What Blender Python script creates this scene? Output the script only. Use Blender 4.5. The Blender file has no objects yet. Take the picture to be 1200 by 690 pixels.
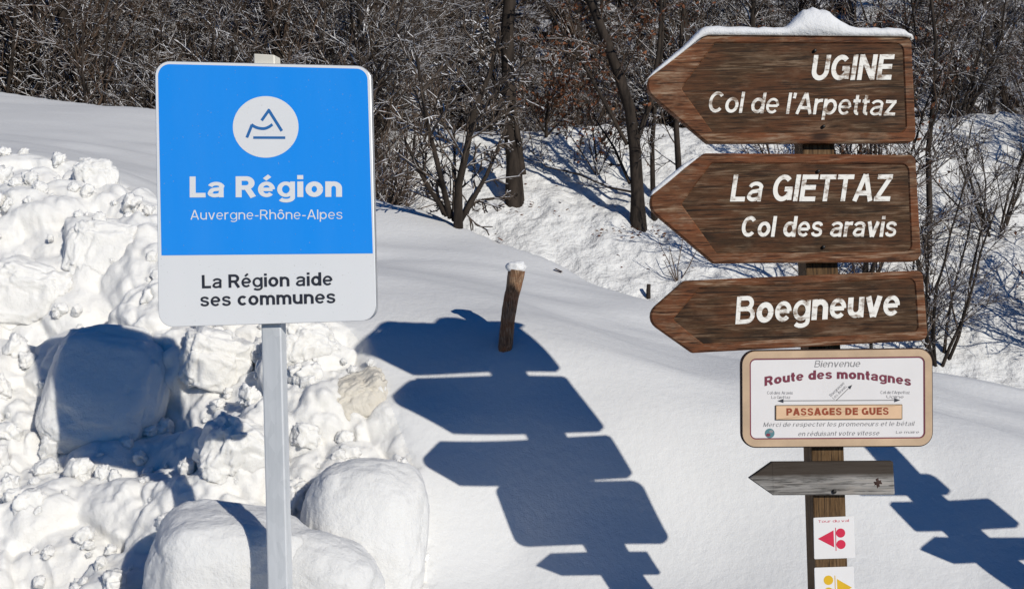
import bpy, bmesh, math, random
import numpy as np
from mathutils import Vector, Matrix

SC = bpy.context.scene
COL = SC.collection
# ------------------------------------------------------------------ camera
EYE = 1.6                      # eye height above the road
F = 1300.0                     # focal length in pixels of the 1200 px wide photograph
ROLL = math.radians(1.3)
CR, SR = math.cos(ROLL), math.sin(ROLL)
cam = bpy.data.cameras.new('camera')
cam.sensor_width = 36.0
cam.lens = F / 1200.0 * 36.0
cam.clip_start, cam.clip_end = 0.05, 2000.0
camo = bpy.data.objects.new('camera', cam)
camo.matrix_world = Matrix(((CR, SR, 0, 0), (0, 0, -1, 0), (-SR, CR, 0, EYE), (0, 0, 0, 1)))
COL.objects.link(camo)
SC.camera = camo
# ------------------------------------------------------------------ light
SUN_DIR = Vector((-0.669, 1.0, -0.506)).normalized()      # the way the light travels
world = bpy.data.worlds.new('World')
SC.world = world
world.use_nodes = True
wt = world.node_tree
sky = wt.nodes.new('ShaderNodeTexSky')
sky.sky_type = 'NISHITA'
sky.sun_disc = False
sky.sun_elevation = math.asin(-SUN_DIR.z)
sky.sun_rotation = math.atan2(-SUN_DIR.x, -SUN_DIR.y)
sky.altitude = 2500
sky.air_density = 1.0
sky.dust_density = 0.0
sky.ozone_density = 10.0
hsv = wt.nodes.new('ShaderNodeHueSaturation'); hsv.inputs['Saturation'].default_value = 1.45      # deep blue mountain sky
wt.links.new(sky.outputs[0], hsv.inputs['Color'])
wt.links.new(hsv.outputs[0], wt.nodes['Background'].inputs[0])
wt.nodes['Background'].inputs[1].default_value = 0.065
sun = bpy.data.lights.new('sun', 'SUN')
sun.energy = 3.6
sun.angle = math.radians(0.5)
sun.color = (1.0, 0.955, 0.865)
suno = bpy.data.objects.new('sun', sun)
suno.rotation_euler = SUN_DIR.to_track_quat('-Z', 'Y').to_euler()
suno.location = (4, -6, 6)
COL.objects.link(suno)
SC.view_settings.view_transform = 'Standard'
SC.view_settings.look = 'None'
SC.view_settings.exposure = 0.0
SC.view_settings.gamma = 1.0
SC.view_settings.use_curve_mapping = False
SC.cycles.max_bounces = 8
SC.cycles.diffuse_bounces = 2

# ------------------------------------------------------------------ pixel <-> space
def ray(px, py):
    dx, dy = (px - 600.0) / F, (345.0 - py) / F
    return np.array((dx * CR + dy * SR, 1.0, -dx * SR + dy * CR))
def P(px, py, y):
    r = ray(px, py) * y
    return np.array((r[0], r[1], r[2] + EYE))
class Plane:
    """an upright plane at depth y0 through pixel (px, py), turned by yaw about the vertical"""
    def __init__(s, px, py, y0, yaw=0.0):
        s.p = P(px, py, y0); a = math.radians(yaw)
        s.n = np.array((math.sin(a), -math.cos(a), 0.0))      # faces the viewer
    def __call__(s, px, py, off=0.0):
        r = ray(px, py); c = np.array((0, 0, EYE))
        t = np.dot(s.p - c, s.n) / np.dot(r, s.n)
        return c + r * t + s.n * off

# ------------------------------------------------------------------ noise in numpy
def hash3(i, j, k, s=0):
    n = (i * 374761393 + j * 668265263 + k * 2147483647 + s * 1274126177) & 0x7fffffff
    n = ((n ^ (n >> 13)) * 1274126177) & 0x7fffffff
    n = ((n ^ (n >> 16)) * 668265263) & 0x7fffffff
    return ((n ^ (n >> 15)) & 0xffffff) / float(0xffffff)
def vnoise(p, s=0):
    i = np.floor(p).astype(np.int64); f = p - i; f = f * f * f * (f * (f * 6 - 15) + 10)
    out = np.zeros(len(p))
    for a in (0, 1):
        for b in (0, 1):
            for c in (0, 1):
                w = (f[:, 0] if a else 1 - f[:, 0]) * (f[:, 1] if b else 1 - f[:, 1]) * (f[:, 2] if c else 1 - f[:, 2])
                out += w * hash3(i[:, 0] + a, i[:, 1] + b, i[:, 2] + c, s)
    return out * 2 - 1
def fbm(p, octaves=4, s=0, gain=0.5):
    out = np.zeros(len(p)); a = 1.0
    for o in range(octaves):
        out += a * vnoise(p * 2.0 ** o + 17.3 * o, s + o); a *= gain
    return out
def cells(p, s=0):
    """distance to nearest and second nearest feature point, and the nearest one's random value"""
    i = np.floor(p).astype(np.int64)
    d1 = np.full(len(p), 9.0); d2 = np.full(len(p), 9.0); v = np.zeros(len(p))
    for a in (-1, 0, 1):
        for b in (-1, 0, 1):
            for c in (-1, 0, 1):
                q = i + np.array((a, b, c))
                f = np.stack([hash3(q[:, 0], q[:, 1], q[:, 2], s + k) for k in (11, 12, 13)], 1)
                d = np.linalg.norm(q + f - p, axis=1)
                near = d < d1
                d2 = np.where(near, d1, np.minimum(d2, d))
                v = np.where(near, hash3(q[:, 0], q[:, 1], q[:, 2], s + 14), v)
                d1 = np.where(near, d, d1)
    return d1, d2, v
def smooth(a, b, x):
    t = np.clip((x - a) / (b - a), 0, 1); return t * t * (3 - 2 * t)

# ------------------------------------------------------------------ objects
def tag(o, label=None, cat=None, group=None, kind=None):
    if label: o['label'] = label
    if cat: o['category'] = cat
    if group: o['group'] = group
    if kind: o['kind'] = kind
    return o
def origin_of(o):
    v = Vector((0, 0, 0))
    while o is not None:
        v = v + o.location; o = o.parent
    return v
def mesh(name, verts, faces, mat, parent=None, origin=None, smooth_=True):
    """ONE mesh object; verts in world metres"""
    verts = np.asarray(verts, float)
    o3 = np.array(origin_of(parent)) if parent is not None else np.zeros(3)
    loc = np.array(origin) - o3 if origin is not None else np.zeros(3)
    me = bpy.data.meshes.new(name)
    me.from_pydata((verts - o3 - loc).tolist(), [], faces if isinstance(faces, list) else faces.tolist())
    if smooth_: me.polygons.foreach_set('use_smooth', [True] * len(me.polygons))
    for m in (mat if isinstance(mat, (list, tuple)) else [mat]): me.materials.append(m)
    o = bpy.data.objects.new(name, me)
    COL.objects.link(o)
    if parent is not None: o.parent = parent
    o.location = loc
    return o
def empty(name, loc, label, cat, group=None):
    o = bpy.data.objects.new(name, None); o.location = loc; o.empty_display_size = 0.1
    COL.objects.link(o)
    return tag(o, label, cat, group)

# ------------------------------------------------------------------ materials
class Mat:
    def __init__(s, name, rough=0.8, spec=0.3):
        s.m = bpy.data.materials.new(name); s.m.use_nodes = True
        s.t = s.m.node_tree; s.b = s.t.nodes['Principled BSDF']
        s.b.inputs['Roughness'].default_value = rough
        s.b.inputs['Specular IOR Level'].default_value = spec
    def n(s, kind, **kw):
        nd = s.t.nodes.new('ShaderNode' + kind)
        for k, v in kw.items(): setattr(nd, k, v)
        return nd
    def l(s, a, b): s.t.links.new(a, b)
    def coord(s, scale=(1, 1, 1), which='Object', rot=(0, 0, 0)):
        tc = s.n('TexCoord'); mp = s.n('Mapping')
        mp.inputs['Scale'].default_value = scale; mp.inputs['Rotation'].default_value = rot
        s.l(tc.outputs[which], mp.inputs[0])
        if which == 'Object':
            oi = s.n('ObjectInfo'); k = s.n('Vector' 'Math', operation='SCALE'); k.inputs[0].default_value = (31.0, 17.0, 23.0)
            s.l(oi.outputs['Random'], k.inputs['Scale']); ad = s.n('Vector' 'Math', operation='ADD')
            s.l(mp.outputs[0], ad.inputs[0]); s.l(k.outputs[0], ad.inputs[1]); return ad.outputs[0]
        return mp.outputs[0]
    def geo(s, out, scale=None):
        g = s.n('NewGeometry').outputs[out]
        if scale is None: return g
        mp = s.n('Mapping'); mp.inputs['Scale'].default_value = scale; s.l(g, mp.inputs[0]); return mp.outputs[0]
    def noise(s, vec, scale, detail=4, rough=0.55, dist=0.0):
        nd = s.n('TexNoise'); s.l(vec, nd.inputs['Vector'])
        nd.inputs['Scale'].default_value = scale; nd.inputs['Detail'].default_value = detail
        nd.inputs['Roughness'].default_value = rough; nd.inputs['Distortion'].default_value = dist
        return nd.outputs[0]
    def ramp(s, fac, stops, interp='LINEAR'):
        nd = s.n('ValToRGB'); cr = nd.color_ramp; cr.interpolation = interp
        while len(cr.elements) < len(stops): cr.elements.new(0.5)
        for e, (p, c) in zip(cr.elements, stops):
            e.position = p; e.color = (*c, 1) if not isinstance(c, (int, float)) else (c, c, c, 1)
        s.l(fac, nd.inputs[0]); return nd.outputs[0]
    def math(s, op, a, b=None, clamp=False):
        nd = s.n('Math', operation=op); nd.use_clamp = clamp
        for i, v in enumerate((a, b)):
            if v is None: continue
            if isinstance(v, (int, float)): nd.inputs[i].default_value = v
            else: s.l(v, nd.inputs[i])
        return nd.outputs[0]
    def mix(s, fac, a, b, blend='MIX'):
        nd = s.n('Mix', data_type='RGBA', blend_type=blend)
        for k, v in ((0, fac), (6, a), (7, b)):
            if isinstance(v, (int, float)): nd.inputs[k].default_value = v
            elif isinstance(v, tuple): nd.inputs[k].default_value = (*v, 1)
            else: s.l(v, nd.inputs[k])
        return nd.outputs[2]
    def color(s, c):
        if isinstance(c, tuple): s.b.inputs['Base Color'].default_value = (*c, 1)
        else: s.l(c, s.b.inputs['Base Color'])
        return s
    def bump(s, h, strength, dist):
        nd = s.n('Bump'); nd.inputs['Strength'].default_value = strength; nd.inputs['Distance'].default_value = dist
        s.l(h, nd.inputs['Height'])
        if s.b.inputs['Normal'].is_linked: s.l(s.b.inputs['Normal'].links[0].from_socket, nd.inputs['Normal'])
        s.l(nd.outputs[0], s.b.inputs['Normal']); return s
    def sep(s, vec, i):
        nd = s.n('SeparateXYZ'); s.l(vec, nd.inputs[0]); return nd.outputs[i]

def snow_mat(name, tint=(0.735, 0.732, 0.720), fine=0.35, lump=0.25, dirty=0.0, sss=0.0):
    m = Mat(name, 0.65, 0.25)
    g = m.geo('Position')
    big = m.noise(g, 1.7, 4); grain = m.noise(g, 160, 3, 0.7); mid = m.noise(g, 22, 4, 0.6)
    c = m.mix(m.ramp(big, [(0.35, 0.0), (0.7, 1.0)]), tint, tuple(v * 0.95 for v in tint))
    if dirty:
        c = m.mix(m.math('MULTIPLY', m.ramp(m.noise(g, 7, 5, 0.7), [(0.5, 0.0), (0.78, 1.0)]), dirty), c, (0.55, 0.49, 0.40))
    m.color(c)
    m.bump(mid, lump, 0.02); m.bump(grain, fine, 0.004)
    m.b.inputs['Subsurface Weight'].default_value = sss
    m.b.inputs['Subsurface Radius'].default_value = (1.0, 1.0, 1.0)
    m.b.inputs['Subsurface Scale'].default_value = 0.02
    return m.m
M_SNOW = snow_mat('snow', dirty=0.0)
M_CHUNK = snow_mat('ploughed snow', (0.85, 0.835, 0.80), 0.5, 0.5, 0.15, 0.7)
M_WILD = snow_mat('rough snow of the clearing', (0.80, 0.795, 0.775), 0.3, 0.5, 0.05)
_m = M_WILD.node_tree
_b = _m.nodes['Principled BSDF']; _n2 = _m.nodes.new('ShaderNodeTexNoise'); _g = _m.nodes.new('ShaderNodeNewGeometry'); _u = _m.nodes.new('ShaderNodeBump')
_n2.inputs['Scale'].default_value = 4.5; _n2.inputs['Detail'].default_value = 5; _u.inputs['Distance'].default_value = 0.14; _u.inputs['Strength'].default_value = 0.8
_m.links.new(_g.outputs['Position'], _n2.inputs['Vector']); _m.links.new(_n2.outputs[0], _u.inputs['Height']); _m.links.new(_b.inputs['Normal'].links[0].from_socket, _u.inputs['Normal']); _m.links.new(_u.outputs[0], _b.inputs['Normal'])
M_GRAIN = snow_mat('granular snow', (0.76, 0.755, 0.74), 0.6, 0.6, 0.10, 0.5)
M_CAP = snow_mat('fresh snow', (0.80, 0.80, 0.80), 0.4, 0.35)
M_FROZEN = snow_mat('packed dirty snow', (0.70, 0.655, 0.57), 0.6, 0.7, 0.5)

def wood(name, dark, mid, light, scale=1.0, red=None, wear=0.25, rough=0.75, vertical=False, stain=None, seams=0):
    m = Mat(name, rough, 0.25)
    s = (4.5, 4.5, 48) if not vertical else (48, 48, 4.5)
    v = m.coord(tuple(k * scale for k in s))
    s2 = (10, 10, 170) if not vertical else (170, 170, 10)
    grain = m.noise(v, 1.0, 6, 0.62, 0.9); fibre = m.noise(m.coord(tuple(k * scale for k in s2)), 1.0, 4, 0.7, 0.3)
    c = m.ramp(grain, [(0.25, dark), (0.48, mid), (0.72, light)])
    if red: c = m.mix(m.ramp(m.noise(m.coord((4, 4, 11)), 1.3, 5, 0.65), [(0.42, 0.0), (0.64, 0.85)]), c, red)
    c = m.mix(m.math('MULTIPLY', m.ramp(m.noise(m.coord((5, 5, 14)), 1.6, 6, 0.7), [(0.52, 0.0), (0.68, 1.0)]), wear), c, (0.30, 0.21, 0.135))
    c = m.mix(m.math('MULTIPLY', m.ramp(fibre, [(0.36, 1.0), (0.50, 0.0)]), 0.85), c, tuple(k * 0.35 for k in dark))
    # worn pale fibres
    c = m.mix(m.math('MULTIPLY', m.ramp(m.math('MULTIPLY', fibre, grain), [(0.29, 0.0), (0.38, 1.0)]), wear), c, (0.40, 0.31, 0.22))
    if seams:
        z = m.sep(m.n('TexCoord').outputs['Object'], 2)
        zz = m.math('ADD', z, m.math('MULTIPLY', m.noise(m.coord((1.5, 1.5, 1.5)), 1.0, 3), 0.012))
        fr = m.math('FRACT', m.math('MULTIPLY', zz, seams))
        c = m.mix(m.math('MULTIPLY', m.ramp(fr, [(0.0, 1.0), (0.035, 0.8), (0.07, 0.0), (1.0, 0.0)]), m.ramp(m.noise(m.coord((3, 3, 3)), 1.0, 3), [(0.35, 0.2), (0.6, 0.9)])), c, tuple(k * 0.3 for k in dark))
    # knots
    vo = m.n('TexVoronoi'); vo.inputs['Scale'].default_value = 1.0
    m.l(m.coord((4.0, 4.0, 9.0) if not vertical else (9, 9, 3)), vo.inputs['Vector'])
    c = m.mix(m.ramp(vo.outputs['Distance'], [(0.07, 0.85), (0.16, 0.0)]), c, tuple(k * 0.5 for k in dark))
    if stain:
        z0, col = stain
        z = m.sep(m.n('TexCoord').outputs['Object'], 2)
        e = m.math('ADD', z, m.math('MULTIPLY', m.noise(m.coord((5, 5, 5)), 1.0, 4), 0.02))
        c = m.mix(m.ramp(m.math('MULTIPLY', m.math('SUBTRACT', e, z0), 60), [(0.0, 0.0), (1.0, 0.95)]), c, col)
    m.color(c)
    m.bump(grain, 0.5, 0.003); m.bump(fibre, 0.6, 0.0015)
    return m.m
M_PANEL = wood('dark stained larch', (0.018, 0.008, 0.003), (0.055, 0.026, 0.010), (0.110, 0.056, 0.023), red=(0.110, 0.040, 0.014), wear=0.24, seams=14)
M_FRAME = wood('reddish worn larch', (0.040, 0.015, 0.006), (0.125, 0.049, 0.020), (0.23, 0.115, 0.052), red=(0.19, 0.062, 0.022), wear=0.55)
M_GREY = wood('weathered grey larch', (0.12, 0.11, 0.10), (0.27, 0.255, 0.235), (0.42, 0.40, 0.375), wear=0.2, stain=(0.0, (0.040, 0.028, 0.019)))
M_POST = wood('brown post wood', (0.05, 0.026, 0.010), (0.12, 0.066, 0.026), (0.18, 0.105, 0.045), vertical=True, wear=0.15)
M_STAKE = wood('old stake wood', (0.06, 0.028, 0.015), (0.20, 0.11, 0.06), (0.40, 0.29, 0.19), scale=1.6, vertical=True, wear=0.5, red=(0.26, 0.11, 0.05))

def plain(name, c, rough=0.5, spec=0.4, var=0.05, metal=0.0, scale=9):
    m = Mat(name, rough, spec)
    n = m.noise(m.coord(), scale, 5, 0.6)
    m.color(m.mix(m.ramp(n, [(0.3, 0.0), (0.7, 1.0)]), tuple(k * (1 - var) for k in c), tuple(min(1, k * (1 + var)) for k in c)))
    m.b.inputs['Metallic'].default_value = metal
    return m.m
def sheeting(name, c, rough=0.27):
    m = Mat(name, rough, 0.5)
    sp = m.ramp(m.noise(m.coord(), 150, 2, 0.5), [(0.715, 0.0), (0.75, 0.45)])
    film = m.ramp(m.noise(m.coord((7, 7, 1.6)), 1.0, 5, 0.6), [(0.35, 0.0), (0.75, 0.035)])
    k = m.mix(film, c, (0.45, 0.62, 0.75)); k = m.mix(sp, k, (0.40, 0.37, 0.33)); m.color(k)
    m.bump(m.noise(m.coord((3, 3, 1.2)), 1.0, 2), 0.12, 0.03)
    return m.m
def worn_paint():
    m = Mat('worn white paint', 0.6, 0.3)
    v = m.coord((22, 22, 70)); n = m.noise(v, 1.0, 5, 0.7, 0.4); n2 = m.noise(m.coord((30, 30, 30)), 1.0, 4, 0.6)
    f = m.ramp(m.math('ADD', m.math('MULTIPLY', n, 0.6), m.math('MULTIPLY', n2, 0.4)), [(0.395, 0.0), (0.50, 1.0)])
    m.color(m.mix(f, (0.22, 0.15, 0.10), (0.88, 0.85, 0.78)))
    m.bump(n, 0.3, 0.001)
    return m.m
M_PAINT = worn_paint()
M_BLUE = sheeting('blue reflective sheeting', (0.018, 0.320, 0.98))
M_WHITE = sheeting('white reflective sheeting', (0.89, 0.89, 0.88))
M_BLACK = plain('dark grey print', (0.035, 0.038, 0.05), 0.5, 0.3)
M_BLUEPRINT = plain('blue print', (0.035, 0.17, 0.45), 0.5, 0.3)
M_ALU = plain('aluminium edge', (0.62, 0.63, 0.64), 0.35, 0.5, 0.06, 0.6)
def galva():
    m = Mat('galvanised steel', 0.42, 0.5)
    vo = m.n('TexVoronoi'); vo.inputs['Scale'].default_value = 45; m.l(m.coord((1, 1, 0.5)), vo.inputs['Vector'])
    n = m.noise(m.coord((60, 60, 2.5)), 1.0, 4)
    s = m.math('ADD', m.math('MULTIPLY', m.sep(vo.outputs['Color'], 0), 0.25), m.math('MULTIPLY', n, 0.75))
    m.color(m.ramp(s, [(0.2, (0.56, 0.58, 0.59)), (0.8, (0.72, 0.735, 0.745))]))
    m.b.inputs['Metallic'].default_value = 0.12
    return m.m
M_GALVA = galva()
M_TAN = plain('beige board edge', (0.56, 0.40, 0.26), 0.6, 0.3, 0.14, scale=12)
M_PAPER = plain('off white board print', (0.78, 0.75, 0.73), 0.4, 0.4, 0.03)
M_MAROON = plain('maroon print', (0.19, 0.035, 0.06), 0.6, 0.3, 0.08)
M_GREYPRINT = plain('grey print', (0.27, 0.26, 0.26), 0.6, 0.3, 0.1)
M_RUST = plain('red brown print', (0.30, 0.062, 0.025), 0.6, 0.3, 0.08)
M_PEACH = plain('peach label', (0.74, 0.50, 0.31), 0.6, 0.3, 0.10)
M_BROWNEDGE = plain('brown label edge', (0.17, 0.115, 0.06), 0.6, 0.3)
M_BACK = plain('dark brown board side', (0.045, 0.022, 0.016), 0.7, 0.3, 0.2)
M_PLATE = plain('white trail plate', (0.80, 0.78, 0.76), 0.35, 0.4, 0.02)
M_RED = plain('red print', (0.62, 0.025, 0.07), 0.5, 0.3)
M_YELLOW = plain('yellow print', (0.72, 0.44, 0.02), 0.5, 0.3)
M_CREAM = plain('cream plastic', (0.74, 0.70, 0.60), 0.4, 0.4)
M_TEAL = plain('teal print', (0.10, 0.22, 0.24), 0.5, 0.3)
M_IRON = plain('dark iron', (0.03, 0.028, 0.026), 0.5, 0.5, 0.2, 0.7)

def bark(name, dark, light, snow=0.5, snow_at=0.35, scale=1.0):
    m = Mat(name, 0.9, 0.15)
    n = m.noise(m.geo('Position', (9 * scale, 9 * scale, 2.2 * scale)), 1.0, 5, 0.65)
    c = m.ramp(n, [(0.3, dark), (0.7, light)])
    up = m.sep(m.geo('Normal'), 2)
    patch = m.noise(m.geo('Position'), 7.0, 3, 0.6)
    f = m.math('MULTIPLY', m.ramp(up, [(snow_at, 0.0), (snow_at + 0.25, 1.0)]), m.ramp(patch, [(0.62 - snow * 0.35, 0.0), (0.70 - snow * 0.35, 1.0)]))
    m.color(m.mix(f, c, (0.82, 0.82, 0.84)))
    return m.m
M_TRUNK = bark('dark rough bark', (0.010, 0.008, 0.007), (0.060, 0.046, 0.036), 0.15, 0.6)
M_TWIG = bark('snow dusted twigs', (0.040, 0.030, 0.023), (0.135, 0.102, 0.078), 0.60, 0.22)
M_TWIGBROWN = bark('brown twigs', (0.045, 0.030, 0.022), (0.140, 0.096, 0.068), 0.50, 0.28)
def leafmat(name, a, b, c):
    m = Mat(name, 0.8, 0.2)
    m.color(m.ramp(m.noise(m.geo('Position'), 6, 3), [(0.3, a), (0.5, b), (0.7, c)]))
    return m.m
M_RUSSET = leafmat('russet dead leaves', (0.07, 0.028, 0.014), (0.16, 0.058, 0.026), (0.26, 0.12, 0.06))
M_NEEDLE = leafmat('dark spruce needles', (0.008, 0.013, 0.012), (0.014, 0.022, 0.018), (0.03, 0.038, 0.032))
def forest_floor():
    m = Mat('leaf litter with snow', 0.95, 0.1)
    g = m.geo('Position')
    c = m.ramp(m.noise(g, 3.0, 6, 0.7), [(0.3, (0.020, 0.015, 0.011)), (0.6, (0.060, 0.043, 0.030)), (0.75, (0.10, 0.075, 0.055))])
    s = m.ramp(m.noise(g, 1.1, 8, 0.72), [(0.50, 0.0), (0.57, 1.0)])
    m.color(m.mix(s, c, (0.75, 0.75, 0.78))); m.bump(m.noise(g, 4, 5), 0.8, 0.2)
    return m.m
M_FLOOR = forest_floor()
def asphalt():
    m = Mat('asphalt', 0.85, 0.3)
    m.color(m.ramp(m.noise(m.geo('Position'), 60, 5, 0.7), [(0.3, (0.03, 0.03, 0.032)), (0.7, (0.065, 0.064, 0.062))])); return m.m
M_ROAD = asphalt()

# ------------------------------------------------------------------ terrain
CTRL = [  # pixel x, pixel y, depth
    # where the shadows of the boards fall
    (425, 405, 5.20), (467, 470, 4.94), (498, 535, 4.72), (635, 657, 4.47), (660, 433, 5.08), (718, 505, 4.82), (777, 633, 4.52),
    (608, 638, 4.55), (520, 378, 5.45), (770, 668, 4.43), (488, 442, 5.10), (535, 566, 4.66), (203, 390, 5.5), (224, 485, 5.28), (742, 553, 4.70),
    (600, 530, 4.78), (585, 400, 5.22),
    # the foot
    (600, 700, 4.30), (600, 760, 4.05), (700, 720, 4.27), (960, 690, 4.33), (960, 640, 4.48), (960, 560, 4.73), (850, 480, 5.0), (1000, 520, 4.88),
    (1090, 600, 4.62), (1200, 560, 4.75), (1300, 650, 4.45), (850, 600, 4.62), (1150, 690, 4.35),
    # ploughed side
    (150, 545, 4.98), (103, 395, 5.6), (0, 400, 5.6), (0, 560, 4.9), (103, 195, 7.0), (150, 225, 6.7), (0, 180, 7.3), (320, 440, 5.03),
    (320, 560, 4.62), (400, 500, 4.86), (320, 690, 4.22), (200, 640, 4.42), (60, 640, 4.45), (-150, 400, 5.3), (-150, 620, 4.5), (250, 300, 6.05), (60, 290, 6.0),
    # the smooth hill above
    (103, 122, 12.5), (0, 108, 13), (-200, 95, 13.5), (183, 128, 11.8), (300, 175, 10.3), (440, 232, 8.9), (540, 262, 8.3), (640, 305, 7.8),
    (700, 333, 7.4), (760, 352, 7.1), (850, 384, 6.8), (960, 412, 6.5), (1090, 440, 6.3), (1200, 462, 6.2), (1350, 500, 6.1),
    (500, 318, 6.8), (600, 345, 6.5), (330, 290, 7.2), (150, 175, 9.2), (0, 150, 9.6), (700, 385, 6.0), (820, 425, 5.65), (1000, 468, 5.4), (1150, 500, 5.3),
]
cx, ch = [], []
for a, b, c in CTRL:
    q = P(a, b, c); cx.append(q[:2]); ch.append(q[2])
for x in np.linspace(-3.2, 3.6, 8):
    cx.append((x, 3.35)); ch.append(0.15)
    cx.append((x, 2.7)); ch.append(0.03)
cx = np.array(cx); ch = np.array(ch)
def tps_phi(r2): return 0.5 * r2 * np.log(np.maximum(r2, 1e-9))
_n = len(cx)
_K = tps_phi(((cx[:, None] - cx[None]) ** 2).sum(-1)) + np.eye(_n) * 0.012
_A = np.zeros((_n + 3, _n + 3)); _A[:_n, :_n] = _K; _A[:_n, _n] = 1; _A[:_n, _n + 1:] = cx; _A[_n, :_n] = 1; _A[_n + 1:, :_n] = cx.T
_w = np.linalg.solve(_A, np.concatenate([ch, np.zeros(3)]))
def tps(x, y):
    q = np.stack([x, y], 1); out = np.zeros(len(q))
    for i in range(0, len(q), 20000):
        s = q[i:i + 20000]
        out[i:i + 20000] = tps_phi(((s[:, None] - cx[None]) ** 2).sum(-1)) @ _w[:_n] + _w[_n] + s @ _w[_n + 1:]
    return out
CREST_A = [(px - 600) / F for px in (-200, 0, 103, 183, 300, 440, 540, 640, 700, 760, 850, 960, 1090, 1200, 1350)]
CREST_Y = [13.5, 13, 12.5, 11.8, 10.3, 8.9, 8.3, 7.8, 7.4, 7.1, 6.8, 6.5, 6.3, 6.2, 6.1]
def crest(x, y): return np.interp(x / np.maximum(y, 0.5), CREST_A, CREST_Y)
def near_h(x, y):
    cr = crest(x, y); yy = np.minimum(y, cr); xx = np.where(y > cr, x * yy / np.maximum(y, .1), x)
    t = np.maximum(y - cr, 0)
    xx = np.clip(xx, -6.5, 4.2)
    return tps(xx, yy) - 0.5 * t * t / (t + 0.7)
def far_h(x, y):
    h = EYE - 0.05 + 0.70 * (y - 17.0)
    top = EYE + 3.50
    h = np.minimum(h, top + 0.03 * (y - 27)) - 0.12 * np.exp(-((h - top) / 0.4) ** 2)
    p = np.stack([x * 0.5, y * 0.5, np.zeros(len(x))], 1)
    return h + 0.08 * fbm(p, 3, 5) + 0.07 * fbm(p * 5, 4, 9)
CHUNK_Y = [2.5, 3.6, 4.2, 4.65, 4.9, 5.25, 6.2, 6.8, 7.2, 8.0]
CHUNK_X = [-0.15, -0.22, -0.29, -0.37, -0.50, -0.68, -1.55, -2.15, -2.7, -4.6]
def chunk_mask(x, y): return smooth(0.02, -0.14, x - np.interp(y, CHUNK_Y, CHUNK_X)) * smooth(2.7, 3.5, y) * smooth(7.35, 6.75, y)
def ground(x, y):
    x = np.atleast_1d(np.asarray(x, float)); y = np.atleast_1d(np.asarray(y, float))
    n = near_h(x, y); f = far_h(x, y)
    k = 0.25
    h = np.clip(0.5 + 0.5 * (n - f) / k, 0, 1)
    z = f * (1 - h) + n * h + k * h * (1 - h)
    z = np.where(y < 9, np.where(n > f, np.maximum(z, n), z), z)
    w = smooth(2.4, 3.1, y)
    return z * w + 0.02 * (1 - w)
def hit(px, py, y0=3.0, y1=60.0):
    ys = np.linspace(y0, y1, 6000); r = ray(px, py)
    g = ground(r[0] * ys, ys); z = EYE + r[2] * ys
    k = np.argmax(g > z) if (g > z).any() else len(ys) - 1
    return np.array((r[0] * ys[k], ys[k], g[k]))

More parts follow.
